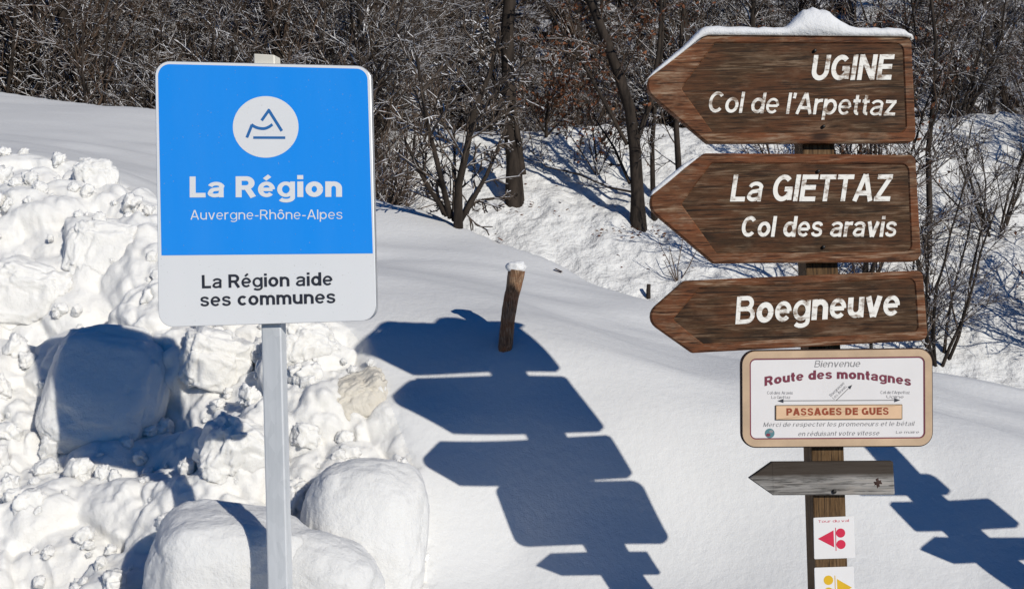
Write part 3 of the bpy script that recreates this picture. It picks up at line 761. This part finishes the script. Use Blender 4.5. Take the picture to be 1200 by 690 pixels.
# ------------------------------------------------------------------ lettering: strokes of a plain sans alphabet
def arc(cx_, cy_, rx, ry, a0, a1, n=14):
    return [(cx_ + rx * math.cos(math.radians(a0 + (a1 - a0) * i / n)), cy_ + ry * math.sin(math.radians(a0 + (a1 - a0) * i / n))) for i in range(n + 1)]
def spline(pts, n=5):
    p = [pts[0]] + list(pts) + [pts[-1]]; out = []
    for i in range(1, len(p) - 2):
        for k in range(n):
            t = k / n; q = []
            for c in (0, 1):
                a, b, d, e = p[i - 1][c], p[i][c], p[i + 1][c], p[i + 2][c]
                q.append(0.5 * (2 * b + (d - a) * t + (2 * a - 5 * b + 4 * d - e) * t * t + (3 * b - a - 3 * d + e) * t ** 3))
            out.append(tuple(q))
    return out + [pts[-1]]
def glyph(ch, h):
    """strokes and width; capitals one unit high, h half a stroke"""
    xh = 0.74; C, X, B, D = 1 - h, xh - h, h, -0.26 + h
    m = (X + B) / 2; ry = (X - B) / 2
    acc = []
    if ch in 'éè': acc = [[(0.24, 0.84), (0.42, 1.02)]]; ch = 'e'
    if ch == 'É': acc = [[(0.28, 1.1), (0.45, 1.26)]]; ch = 'E'
    if ch == 'ô': acc = [[(0.14, 0.84), (0.315, 1.0)], [(0.305, 1.0), (0.48, 0.84)]]; ch = 'o'
    S, W = [], 0.6
    def bowl(w, x0=0.0): return arc(x0 + w / 2, m, w / 2 - h, ry, 0, 360, 26)
    def ess(w, top):
        return spline([(h + (w - 2 * h) * a, B + (top - h - B) * b) for a, b in ((.96, .77), (.86, .92), (.5, 1), (.14, .92), (.05, .75), (.16, .60), (.5, .51), (.86, .41), (.97, .24), (.86, .07), (.5, 0), (.12, .08), (.02, .24))])
    if ch == ' ': return [], 0.32
    elif ch == 'o': W = 0.63; S = [bowl(W)]
    elif ch == 'c': W = 0.58; S = [arc(0.31, m, 0.31 - h, ry, 42, 318, 20)]
    elif ch == 'e': W = 0.61; S = [[(h, m), (W - h, m)], arc(W / 2, m, W / 2 - h, ry, 0, 318, 24)]
    elif ch == 'd': W = 0.64; S = [bowl(0.62), [(W - h, 0), (W - h, 1)]]
    elif ch == 'b': W = 0.64; S = [bowl(0.62, 0.02), [(h, 0), (h, 1)]]
    elif ch == 'p': W = 0.64; S = [bowl(0.62, 0.02), [(h, -0.26), (h, xh)]]
    elif ch == 'g': W = 0.64; S = [bowl(0.62), [(W - h, xh), (W - h, -0.02)] + arc(W / 2, -0.02, W / 2 - h, -(D + 0.02), 0, -150, 10)[1:]]
    elif ch == 'a':
        W = 0.60; xr = W - h - 0.03
        S = [arc(0.30, X - 0.17, 0.27 - h * .6, 0.17, 165, 0, 10)[:-1] + [(xr, X - 0.2), (xr, 0.0)],
             spline([(xr, m + 0.05), (0.36, m + 0.02), (0.17, m - 0.02), (h, m - 0.18), (0.09 + h * .6, B + 0.03), (0.25, B), (0.44, B + 0.05), (xr, B + 0.17)])]
    elif ch in 'nhm':
        w = 0.60; S = [[(h, 0), (h, 1 if ch == 'h' else xh)]]; r = (w - 2 * h) / 2
        S.append([(h + .001, m - 0.05)] + arc(h + r, X - 0.22, r, 0.22, 180, 0, 12) + [(w - h, 0)]); W = w
        if ch == 'm':
            w2 = 0.44; S = [[(h, 0), (h, xh)]]; r = (0.5 - 2 * h) / 2 + h * .3
            for k in range(2):
                x0 = h + k * 2 * r; S.append([(x0 + .001, m - 0.05)] + arc(x0 + r, X - 0.22, r, 0.22, 180, 0, 12) + [(x0 + 2 * r, 0)])
            W = 4 * r + 2 * h
    elif ch == 'u': W = 0.60; r = (W - 2 * h) / 2; S = [[(W - h, 0), (W - h, xh)], [(h, xh)] + arc(h + r, B + 0.22, r, 0.22, 180, 360, 12) + [(W - h, m + .05)]]
    elif ch == 'r': W = 0.38; S = [[(h, 0), (h, xh)], [(h, m - .05)] + arc(h + 0.26, X - 0.22, 0.26, 0.22, 180, 78, 8)]
    elif ch == 't': W = 0.36; S = [[(0.16, 0.95), (0.16, B + 0.12)] + arc(0.29, B + 0.12, 0.13, 0.12, 180, 280, 6), [(0, X), (0.34, X)]]
    elif ch == 'i': W = 2 * h; S = [[(h, 0), (h, xh)], [(h, 0.85), (h, 0.85 + 2 * h * 0.9)]]
    elif ch == 'l': W = 2 * h; S = [[(h, 0), (h, 1)]]
    elif ch == 's': W = 0.56; S = [ess(W, xh)]
    elif ch == 'v': W = 0.60; S = [[(h * .9, xh), (W / 2 - .01, 0)], [(W - h * .9, xh), (W / 2 + .01, 0)]]
    elif ch == 'z': W = 0.54; S = [[(0.02, X), (W - .02, X)], [(W - h, X), (h, B)], [(0, B), (W, B)]]
    elif ch == "'": W = 0.16; S = [[(h * 1.2, 1.0), (h * .8, 0.74)]]
    elif ch == '-': W = 0.36; S = [[(0.02, 0.37), (0.34, 0.37)]]
    elif ch == 'A': W = 0.76; S = [[(h * .8, 0), (W / 2 - .01, 1)], [(W - h * .8, 0), (W / 2 + .01, 1)], [(0.17, 0.30), (W - 0.17, 0.30)]]
    elif ch == 'B': W = 0.70; S = [[(h, 0), (h, 1)], [(h, C), (0.38, C)] + arc(0.38, (C + .54) / 2, 0.62 - .38 - h + .02, (C - .54) / 2, 90, -90, 10) + [(h, 0.54)], [(h, 0.53), (0.40, .53)] + arc(0.40, (B + .53) / 2, W - .40 - h, (.53 - B) / 2, 90, -90, 10) + [(h, B)]]
    elif ch == 'C': W = 0.74; S = [arc(W / 2 + .01, 0.5, W / 2 - h, 0.5 - h, 42, 318, 24)]
    elif ch == 'D': W = 0.73; S = [[(h, 0), (h, 1)], [(h, C), (0.32, C)] + arc(0.32, 0.5, W - h - .32, 0.5 - h, 90, -90, 16) + [(h, B)]]
    elif ch == 'E': W = 0.62; S = [[(h, 0), (h, 1)], [(h, C), (W, C)], [(h, .52), (W - .04, .52)], [(h, B), (W, B)]]
    elif ch == 'G': W = 0.78; S = [arc(W / 2, 0.5, W / 2 - h, 0.5 - h, 45, 345, 26), [(0.46, 0.46), (W - .02, 0.46)], [(W - h, .5), (W - h, 0.05)]]
    elif ch == 'I': W = 2 * h; S = [[(h, 0), (h, 1)]]
    elif ch == 'L': W = 0.57; S = [[(h, 0), (h, 1)], [(h, B), (W, B)]]
    elif ch == 'M': W = 0.86; S = [[(h, 0), (h, 1)], [(W - h, 0), (W - h, 1)], [(h, 0.98), (W / 2, 0.05)], [(W - h, .98), (W / 2, .05)]]
    elif ch == 'N': W = 0.73; S = [[(h, 0), (h, 1)], [(W - h, 0), (W - h, 1)], [(h, 0.97), (W - h, 0.03)]]
    elif ch in 'PR':
        W = 0.68; S = [[(h, 0), (h, 1)], [(h, C), (0.38, C)] + arc(0.38, (C + .46) / 2, W - .38 - h, (C - .46) / 2, 90, -90, 12) + [(h, 0.46)]]
        if ch == 'R': W = 0.72; S.append([(0.40, 0.46), (W - h * .8, 0)])
    elif ch == 'S': W = 0.68; S = [ess(W, 1)]
    elif ch == 'T': W = 0.64; S = [[(0, C), (W, C)], [(W / 2, 0), (W / 2, 1)]]
    elif ch == 'U': W = 0.72; r = W / 2 - h; S = [[(h, 1), (h, B + .3)] + arc(W / 2, B + .3, r, .3, 180, 360, 16) + [(W - h, 1)]]
    elif ch == 'Z': W = 0.64; S = [[(0.03, C), (W - .02, C)], [(W - h, C), (h, B)], [(0, B), (W, B)]]
    else: raise ValueError(ch)
    return S + acc, W
def ribbon(pts, h):
    p = np.array(pts, float); p = p[np.concatenate([[True], np.hypot(*np.diff(p, axis=0).T) > 1e-4])]; d = np.diff(p, axis=0); d /= np.linalg.norm(d, axis=1, keepdims=True) + 1e-9
    n = np.stack([-d[:, 1], d[:, 0]], 1)
    nn = np.vstack([n[:1], n[:-1] + n[1:], n[-1:]]); L = np.linalg.norm(nn, axis=1, keepdims=True); nn = nn / (L + 1e-9)
    k = np.ones(len(p)); k[1:-1] = 1 / np.clip((nn[1:-1] * n[1:]).sum(1), 0.6, 1)
    return p + nn * h * k[:, None], p - nn * h * k[:, None]
def text_shapes(s, h, gap=0.11):
    """list of (left, right) rails in text units, total width"""
    x = 0.0; out = []
    for ch in s:
        S, W = glyph(ch, h); hh = h * (0.80 if ch in 'aegsSBé' else 1.0)
        if hh < h: S, W = glyph(ch, hh)
        for st in S:
            a, b = ribbon([(q[0] + x, q[1]) for q in st], hh); out.append((a, b))
        x += W + (gap if ch != ' ' else 0.0)
    return out, x - gap
def lettering(name, s, mat, parent, pl, a, b, cap, off, h=0.09, slant=0.0, gap=0.11, bow=0.0, by_word=False):
    """write s along the line a -> b (pixels, ends of the word), capitals cap pixels high"""
    sh, w = text_shapes(s, h, gap); a = np.array(a, float); b = np.array(b, float)
    u = (b - a) / np.linalg.norm(b - a); up = np.array((u[1], -u[0])); length = np.linalg.norm(b - a) - slant * cap
    ends = [text_shapes(s[:i], h, gap)[1] + gap / 2 for i, ch in enumerate(s) if ch == ' '] if by_word else []
    words = {}
    for k, (l, r) in enumerate(sh):
        V, Fc = words.setdefault(sum(l[:, 0].mean() > e for e in ends), ([], []))
        i0 = len(V); n = len(l)
        for rail in (l, r):
            for x, y in rail:
                t = x / w
                q = a + u * (t * length + slant * y * cap) + up * (y * cap + bow * (1 - (2 * t - 1) ** 2))
                V.append(pl(q[0], q[1], off + 0.00012 * (k % 4)))
        for i in range(n - 1): Fc.append([i0 + i, i0 + n + i, i0 + n + i + 1, i0 + i + 1])
    for V, Fc in words.values(): o = mesh(name, V, Fc, mat, parent, smooth_=False)
    return o
def stroke(name, pts, hpx, mat, parent, pl, off):
    l, r = ribbon(pts, hpx); n = len(l)
    V = [pl(x, y, off) for x, y in np.vstack([l, r])]
    return mesh(name, V, [[i, n + i, n + i + 1, i + 1] for i in range(n - 1)], mat, parent, smooth_=False)
def snow_strip(pl, path, thick, y0, y1, seed, wobble=0.05, name='settled_snow'):
    """snow lying along a board's upper edge: path px, thickness px at each point, from offset y0 (front) to y1 (back)"""
    path = np.array(path, float); thick = np.array(thick, float)
    d = np.concatenate([[0], np.cumsum(np.linalg.norm(np.diff(path, axis=0), axis=1))]); N = 90
    s = np.linspace(0, d[-1], N); q = np.stack([np.interp(s, d, path[:, 0]), np.interp(s, d, path[:, 1])], 1)
    ker = np.ones(5) / 5
    for c in (0, 1): q[2:-2, c] = np.convolve(q[:, c], ker, 'valid')
    t = np.interp(s, d, thick); t[2:-2] = np.convolve(t, ker, 'valid')
    T = np.gradient(q, axis=0); T /= np.linalg.norm(T, axis=1, keepdims=True); nrm = np.stack([T[:, 1], -T[:, 0]], 1); nrm[nrm[:, 1] > 0] *= -1
    nrm = nrm * 0.35 + np.array((0, -1)) * 0.65
    K = 14; V = []
    wob = fbm(np.stack([s * 0.09, s * 0 + seed, s * 0], 1), 4, seed)
    for i in range(N):
        for k in range(K):
            a = math.pi * k / (K - 1); sy = max(0.0, math.sin(a)) ** 0.6
            nz = wobble * vnoise(np.array([[s[i] * 0.14, k * 0.5, seed * 3.3]]), seed)[0]
            e = min(1.0, min(i, N - 1 - i) / 3.0) ** 0.5
            p = q[i] + nrm[i] * (t[i] * sy * e * (1 + 0.07 * wob[i] + nz))
            V.append(pl(p[0], p[1], y0 + (y1 - y0) * (0.5 - 0.5 * math.cos(a)) ) )
    Fc = []
    for i in range(N - 1):
        for k in range(K):
            k2 = (k + 1) % K; Fc.append([i * K + k, i * K + k2, (i + 1) * K + k2, (i + 1) * K + k])
    Fc += [list(range(K)), list(range((N - 1) * K, N * K))]
    return fixnormals(mesh(name, V, Fc, M_CAP, origin=tuple(np.mean(V, 0))))
def box_px(name, pl, quad, f, b, mat, parent, bevel=1.0):
    """a bar: outline quad in px, from offset f (front) back to offset b"""
    o = rounded([(x, y, bevel) for x, y in quad], 3)
    v, fc = loft(pl, [(o, b), (o, f - 0.002), (grow(o, bevel), f)], True, True)
    return hard(fixnormals(mesh(name, v, fc, mat, parent)))

# ------------------------------------------------------------------ the wooden signpost
BW = Plane(960, 345, 3.5)
foot = P(971, 760, 3.55); foot[2] = surf(foot[0], foot[1])
SP = empty('wooden_signpost', foot, 'brown wooden signpost with three big arrow boards and a white notice, by the snowbank', 'signpost')
post = box_px('post', BW, [(937, 40), (974, 40), (1000, 860), (962, 860)], -0.006, -0.106, M_POST, SP)
def arrow(outer, inner, f, label, th=0.032):
    o = rounded(outer); i = rounded(inner)
    v, fc = loft(BW, [(grow(o, 1.2), f - th), (o, f - th + 0.003), (o, f - 0.004), (grow(o, 1.8), f), (grow(i, -1.6), f - 0.0005), (i, f - 0.005)], True, False)
    bo = mesh('arrow_board', v, fc, M_FRAME, SP, origin=tuple(np.mean(v, 0)))
    fixnormals(hard(bo)); bo['label'] = label
    v, fc = flat(BW, grow(i, -0.15), f - 0.0048)
    pn = mesh('panel', v, fc, M_PANEL, bo, smooth_=False); fixnormals(pn)
    return bo
b1 = arrow([(746, 101, 18), (829, 42, 9), (1064, 44, 9), (1070, 169, 10), (827, 169.5, 4)],
           [(797, 106, 3), (836, 53, 3), (1054, 54, 9), (1058, 157, 9), (834, 157, 3)], 0.030, 'topmost brown arrow board reading UGINE, snow along its top')
lettering('lettering', 'UGINE', M_PAINT, b1, BW, (947, 96.5), (1045.5, 95.5), 29.5, 0.0265, 0.095, 0.16, 0.085)
lettering('lettering', "Col de l'Arpettaz", M_PAINT, b1, BW, (827, 133.5), (1048.5, 137.5), 24.5, 0.0265, 0.074, 0.14, 0.075)
b2 = arrow([(750, 238, 18), (823, 181, 9), (1069, 183, 8), (1076, 307, 11), (834, 309, 4)],
           [(797, 240, 3), (832, 193, 3), (1060, 194, 8), (1064, 295, 8), (838, 297, 3)], 0.030, 'second arrow board reading La GIETTAZ and Col des aravis')
lettering('lettering', 'La GIETTAZ', M_PAINT, b2, BW, (853.5, 237), (1044, 236.5), 31, 0.0265, 0.088, 0.15, 0.07)
lettering('lettering', 'Col des aravis', M_PAINT, b2, BW, (865.5, 278), (1049.5, 278), 24, 0.0265, 0.088, 0.14, 0.075)
b3 = arrow([(751, 372, 16), (800, 329, 9), (1077, 317, 8), (1083, 398, 9), (809, 413, 4)],
           [(787, 374, 3), (818, 338, 3), (1067, 327, 7), (1071, 388, 7), (822, 402, 3)], 0.034, 'lowest big arrow board reading Boegneuve, slightly tilted')
lettering('lettering', 'Boegneuve', M_PAINT, b3, BW, (859.5, 379.5), (1053.5, 369), 32, 0.0305, 0.098, 0.12, 0.06)
# worn edge highlights are in the wood; iron bolt heads
for bd, pts in ((b1, [(952, 62), (962, 150)]), (b2, [(956, 202), (962, 290)]), (b3, [(1018, 322)])):
    for x, y in pts:
        c = circle(x, y, 2.0, n=12); v, fc = loft(BW, [(c, 0.026), (c, 0.032), (grow(c, .8), 0.0335)], False, True); fixnormals(mesh('bolt', v, fc, M_IRON, bd))
# hanging iron strap below the third board
box_px('bracket', BW, [(1017, 396), (1020.5, 396), (1021, 412), (1017.5, 412)], 0.02, 0.012, M_IRON, SP, 0.4)

# the white notice
o = rounded([(866.5, 410, 17), (1090, 407, 17), (1090.5, 522, 17), (867, 523.5, 17)], 9)
v, fc = loft(BW, [(grow(o, 0.5), 0.002), (o, 0.004), (o, 0.020), (grow(o, 0.8), 0.022)], True, True)
nb = mesh('notice_board', v, fc, M_BACK, SP, origin=tuple(np.mean(v, 0))); hard(fixnormals(nb)); nb['label'] = 'white notice reading Route des montagnes in a beige edge'
v, fc = loft(BW, [(grow(o, 1.2), 0.0222), (grow(o, 1.5), 0.0255), (grow(o, 9.6), 0.0255), (grow(o, 10.0), 0.0235)]); mesh('rim', v, fc, M_TAN, nb, smooth_=False)
inn = grow(o, 9.8)
v, fc = loft(BW, [(inn, 0.0236), (grow(inn, 1.6), 0.0236)]); mesh('border_line', v, fc, M_MAROON, nb, smooth_=False)
v, fc = flat(BW, grow(inn, -0.2), 0.0231); fixnormals(mesh('notice_face', v, fc, M_PAPER, nb, smooth_=False))
NF = 0.0238
def nl(s, m, a, b, cap, h=0.07, sl=0.0, gap=0.13, bow=0.0): return lettering('lettering', s, m, nb, BW, a, b, cap, NF, h, sl, gap, bow)
nl('Bienvenue', M_GREYPRINT, (952, 429.5), (1006.5, 429), 7.8, 0.06, 0.22)
nl('Route des montagnes', M_MAROON, (894, 451.5), (1064.5, 451.5), 10.8, 0.11, 0.0, 0.09, 8.5)
nl('Col des Aravis', M_GREYPRINT, (897, 461), (927, 461), 3.6, 0.05)
nl('La Giettaz', M_GREYPRINT, (902, 466), (924, 466), 3.4, 0.05)
nl("Col de l'Arpettaz", M_GREYPRINT, (1029, 460.5), (1063, 460.5), 3.6, 0.05)
nl('Ugine', M_GREYPRINT, (1036, 465.5), (1056, 465.5), 3.4, 0.05)
nl('Boegneuve', M_GREYPRINT, (971.5, 464), (987.5, 448.5), 3.6, 0.05)
nl('Les Aravis', M_GREYPRINT, (975, 467), (990, 452.5), 3.4, 0.05)
stroke('arrow_line', [(910, 468.6), (1051, 467.8)], 0.5, M_GREYPRINT, nb, BW, NF)
stroke('arrow_line', [(977.5, 468), (995, 451)], 0.4, M_GREYPRINT, nb, BW, NF)
for tri in ([(909, 468.7), (916, 466.3), (916, 471)], [(1052, 467.8), (1045, 465.5), (1045, 470.2)], [(996, 450), (993.6, 455.2), (990.8, 452.2)]):
    v, fc = flat(BW, tri, NF + .0002); fixnormals(mesh('arrow_head', v, fc, M_BLACK, nb, smooth_=False))
o2 = rounded([(906.5, 473.5, .6), (1054, 472.5, .6), (1054, 490, .6), (906.5, 490.8, .6)], 3)
v, fc = loft(BW, [(o2, 0.0234), (o2, 0.0268), (grow(o2, .9), 0.0275)], False, False)
lb = hard(mesh('label_plate', v, fc, M_BROWNEDGE, nb)); fixnormals(lb)
v, fc = flat(BW, grow(o2, .8), 0.02745); fixnormals(mesh('label_face', v, fc, M_PEACH, lb, smooth_=False))
lettering('lettering', 'PASSAGES DE GUES', M_RUST, lb, BW, (919, 485.4), (1038, 484.6), 8.4, 0.0277, 0.12, 0.0, 0.11)
nl('Merci de respecter les promeneurs et le bétail', M_GREYPRINT, (892.5, 498.8), (1069, 497.5), 5.2, 0.055, 0.25, 0.18)
nl('en réduisant votre vitesse', M_GREYPRINT, (933, 509.5), (1028.5, 508.5), 5.4, 0.06, 0.25, 0.18)
nl('Le maire', M_GREYPRINT, (1047, 506.5), (1074, 506.2), 3.0, 0.05, 0.1)
c = circle(900, 506.3, 5.6, n=28); v, fc = flat(BW, c, NF); em = fixnormals(mesh('emblem', v, fc, M_TEAL, nb, smooth_=False))
for (ex, ey, er, em_m) in ((898.2, 508.2, 2.6, M_MAROON), (901.6, 504.2, 2.3, M_GREYPRINT)):
    v, fc = flat(BW, circle(ex, ey, er, er * .7, 16), NF + .0003); fixnormals(mesh('emblem_spot', v, fc, em_m, nb, smooth_=False))

# the small grey arrow
o = rounded([(876, 559, .6), (903, 540, .6), (1044, 539, 1.5), (1046, 578, 1.5), (904, 578.6, .6)], 4)
v, fc = loft(BW, [(grow(o, .6), 0.000), (o, 0.002), (o, 0.019), (grow(o, 1.0), 0.0215)], True, True)
M_GREY_O = tuple(np.array(BW(960, 556, 0.012)))
ga = mesh('arrow_board', v, fc, M_GREY, SP, origin=M_GREY_O); hard(fixnormals(ga)); ga['label'] = 'small plain grey weathered arrow board with no writing'
c = circle(975, 574, 2.6, n=12); v, fc = loft(BW, [(c, .018), (c, .026), (grow(c, 1), .028)], False, True); fixnormals(mesh('bolt', v, fc, M_IRON, ga))
c = np.array([(1026 + r_ * math.cos(a_), 564 + 1.2 * r_ * math.sin(a_)) for a_, r_ in zip(np.arange(22) / 22 * 6.283, [4.2 + 1.1 * math.sin(2.3 * k) + 0.9 * math.cos(5.1 * k) for k in range(22)])])
v, fc = loft(BW, [(c, .0212), (grow(c, 1.0), .0228)], False, True); ko = mesh('knot', v, fc, M_BACK, ga); fixnormals(ko)
# trail plates
def plate(quad, label):
    o = rounded([(x, y, 1.2) for x, y in quad], 4)
    v, fc = loft(BW, [(o, -0.004), (o, -0.0025), (grow(o, .3), -0.002)], True, True)
    p = mesh('trail_plate', v, fc, M_PLATE, SP, origin=tuple(np.mean(v, 0))); hard(fixnormals(p)); p['label'] = label; return p
p1 = plate([(953.5, 606.5), (1000.5, 604.5), (1002.5, 653.5), (954.5, 655)], 'square white trail plate with red triangle and two discs')
p2 = plate([(954.5, 665), (1000.5, 663.5), (1002.5, 712), (956, 713)], 'square white trail plate with yellow discs and triangle')
def mark(poly, mat, par, off=-0.0017): v, fc = flat(BW, poly, off); return fixnormals(mesh('trail_mark', v, fc, mat, par, smooth_=False))
mark([(958.5, 631), (977, 621), (977.8, 641)], M_RED, p1); mark(circle(985.3, 624.2, 5.4, n=24), M_RED, p1); mark(circle(985.8, 637.6, 5.4, n=24), M_RED, p1)
stroke('trail_mark', [(979.3, 618), (980, 645)], 0.45, M_RED, p1, BW, -0.0016)
lettering('lettering', 'Tour du val', M_RED, p1, BW, (959, 612.2), (995, 611), 3.0, -0.0016, 0.05)
mark(circle(971, 679.5, 5.6, n=24), M_YELLOW, p2); mark(circle(971.3, 693.5, 5.6, n=24), M_YELLOW, p2); mark([(981, 678), (981.8, 699), (998.5, 688)], M_YELLOW, p2)
stroke('trail_mark', [(978.6, 674), (979.4, 700)], 0.45, M_YELLOW, p2, BW, -0.0016)

# snow on the boards
xs = np.linspace(822, 1063, 60); th = 12.0 + 27 * np.exp(-np.abs((xs - 951) / np.where(xs < 951, 20.0, 29.0)) ** np.where(xs < 951, 4.0, 2.4)) + np.where(xs > 1050, -(xs - 1050) * 0.25, 0)
path = [(757, 95), (775, 82), (798, 64), (815, 50)] + [(x, 43.5 + (x - 822) * 0.008) for x in xs] + [(1066, 49)]
th = [3.5, 6, 7, 8.5] + list(th) + [5]
tag(snow_strip(BW, path, th, 0.040, -0.075, 4), 'thick snow cushion with a knob along the top of the UGINE board', 'snow cap')
tag(snow_strip(BW, [(762, 230), (780, 216), (800, 199), (814, 188)], [4, 6, 5.5, 3], 0.032, -0.006, 6), 'thin snow streak on the slanted edge of the GIETTAZ board', 'snow cap')

# ------------------------------------------------------------------ the blue sign
BL = Plane(312, 230, 3.62, -11.0)
ft = P(324, 720, 3.66); ft[2] = surf(ft[0], ft[1]) - 0.3
BS = empty('road_sign', ft, 'blue and white regional sign on a galvanised steel post in the ploughed snow', 'sign')
def tx(x, y):   # bilinear helper kept plain: the panel's own corners
    return x, y
o = rounded([(181.5, 71.5, 17), (434, 77.5, 17), (441, 375.5, 17), (186, 383.5, 17)], 10)
v, fc = loft(BL, [(grow(o, 1.5), -0.022), (o, -0.022), (o, -0.001), (grow(o, 0.6), 0.0)], False, False)
sp_ = mesh('sign_panel', v, fc, M_ALU, BS, origin=tuple(np.mean(v, 0))); fixnormals(hard(sp_))
v, fc = flat(BL, grow(o, 0.5), -0.0001); fixnormals(mesh('white_face', v, fc, M_WHITE, sp_, smooth_=False))
v, fc = flat(BL, grow(o, 0.5), -0.004); fixnormals(mesh('back_sheet', v, fc, M_ALU, sp_, smooth_=False))
up_ = grow(o, 3.6)
top = []
for x, y in up_:
    lim = 299.3 - (x - 187) * 0.0095
    top.append((x, min(y, lim)))
top = [p for k, p in enumerate(top) if k == 0 or np.hypot(p[0] - top[k - 1][0], p[1] - top[k - 1][1]) > 0.01]
v, fc = flat(BL, top, 0.0006); fixnormals(mesh('blue_field', v, fc, M_BLUE, sp_, smooth_=False))
v, fc = flat(BL, circle(311.5, 149, 38.5, 36.0, 64), 0.0010); fixnormals(mesh('emblem_disc', v, fc, M_WHITE, sp_, smooth_=False))
stroke('emblem_line', [(289.5, 161.5), (295.5, 146.5)] , 1.7, M_BLUEPRINT, sp_, BL, 0.0014)
stroke('emblem_line', spline([(294.8, 146.3), (301, 149.8), (309, 151), (315, 149.2), (319.5, 146)]), 1.7, M_BLUEPRINT, sp_, BL, 0.0015)
stroke('emblem_line', [(306.8, 141.5), (316, 128.5)], 1.7, M_BLUEPRINT, sp_, BL, 0.0014)
stroke('emblem_line', [(314.8, 128.8), (330.5, 153.8)], 1.7, M_BLUEPRINT, sp_, BL, 0.0015)
stroke('emblem_line', [(297, 161.5), (334.5, 161.6)], 1.5, M_BLUEPRINT, sp_, BL, 0.0014)
lettering('lettering', 'La Région', M_WHITE, sp_, BL, (222.5, 231.5), (401, 230.8), 24.5, 0.0012, 0.108, 0, 0.08, by_word=True)
lettering('lettering', 'Auvergne-Rhône-Alpes', M_WHITE, sp_, BL, (223.5, 257.5), (401.5, 256.8), 11.2, 0.0012, 0.055, 0, 0.13)
lettering('lettering', 'La Région aide', M_BLACK, sp_, BL, (237, 337.8), (390, 334.2), 15.5, 0.0012, 0.088, 0, 0.09, by_word=True)
lettering('lettering', 'ses communes', M_BLACK, sp_, BL, (235, 359), (393.5, 355), 15.5, 0.0012, 0.088, 0, 0.09, by_word=True)
box_px('post', BL, [(294.5, 66), (317.5, 67), (336, 780), (312.5, 780)], -0.024, -0.066, M_GALVA, BS, 1.6)
box_px('post_cap', BL, [(294, 61.5), (318.5, 63), (318.8, 75), (294.3, 74)], -0.021, -0.069, M_CREAM, BS, 1.2)

# ------------------------------------------------------------------ the leaning stake
sb = hit(592, 404); sy_ = sb[1] - 0.03
st = np.array([P(589, 425, sy_ + .02), P(592, 402, sy_), P(595, 375, sy_ - .01), P(599, 350, sy_ - .01), P(602, 333, sy_ - .015), P(605, 316, sy_ - .02)])
k = np.concatenate([np.linspace(0, 1, 6)]); tt = np.linspace(0, 5, 40); sm = np.stack([np.interp(tt, np.arange(6), st[:, c]) for c in range(3)], 1)
v, f = tubes([(sm, 0.031 + 0.0015 * tt + 0.002 * np.sin(tt * 1.7), 20)])
ce = sm[np.repeat(np.arange(40), 20)]; dv = v - ce; v = ce + dv * (1 + 0.16 * fbm(np.concatenate([dv[:, :2] * 30, v[:, 2:] * 9], 1), 3, 13))[:, None]
f = f.tolist() + [list(range(39 * 20, 40 * 20))]
tag(fixnormals(mesh('wooden_stake', v, f, M_STAKE, origin=sb)), 'short split wooden stake leaning right in the smooth snow, snow on top', 'stake')
tc = st[-1]
vv, ff = ICO3; vv = vv * np.array((0.047, 0.042, 0.030)) * (1 + 0.14 * fbm(vv * 2, 3, 8))[:, None]
tag(mesh('settled_snow', vv + tc + np.array((0.0, -0.002, 0.012)), ff, M_CAP, origin=tc), 'small white snow cap on top of the leaning wooden stake', 'snow cap')

# ------------------------------------------------------------------ a second signpost just past the right edge, whose shadow falls into the picture
def neighbour():
    y0 = 3.55; N = Plane(1490, 345, y0)
    ft = P(1500, 700, y0 + .05); ft[2] = surf(ft[0], ft[1])
    e = empty('wooden_signpost', ft, 'second wooden signpost standing right of the picture, seen by its shadow', 'signpost')
    box_px('post', N, [(1478, 300), (1512, 300), (1530, 800), (1494, 800)], -0.006, -0.10, M_POST, e)
    for q in ([(1410, 395, 8), (1560, 392, 12), (1562, 432, 8), (1412, 436, 4)], [(1448, 452, 2), (1600, 446, 4), (1606, 500, 6), (1450, 506, 4)], [(1430, 540, 1), (1466, 520, 1), (1600, 524, 2), (1600, 560, 2), (1462, 566, 1)]):
        oo = rounded(q, 5); v, fc = loft(N, [(oo, 0.0), (oo, .027), (grow(oo, 1.5), .03)], True, True); hard(fixnormals(mesh('arrow_board', v, fc, M_FRAME, e)))
neighbour()
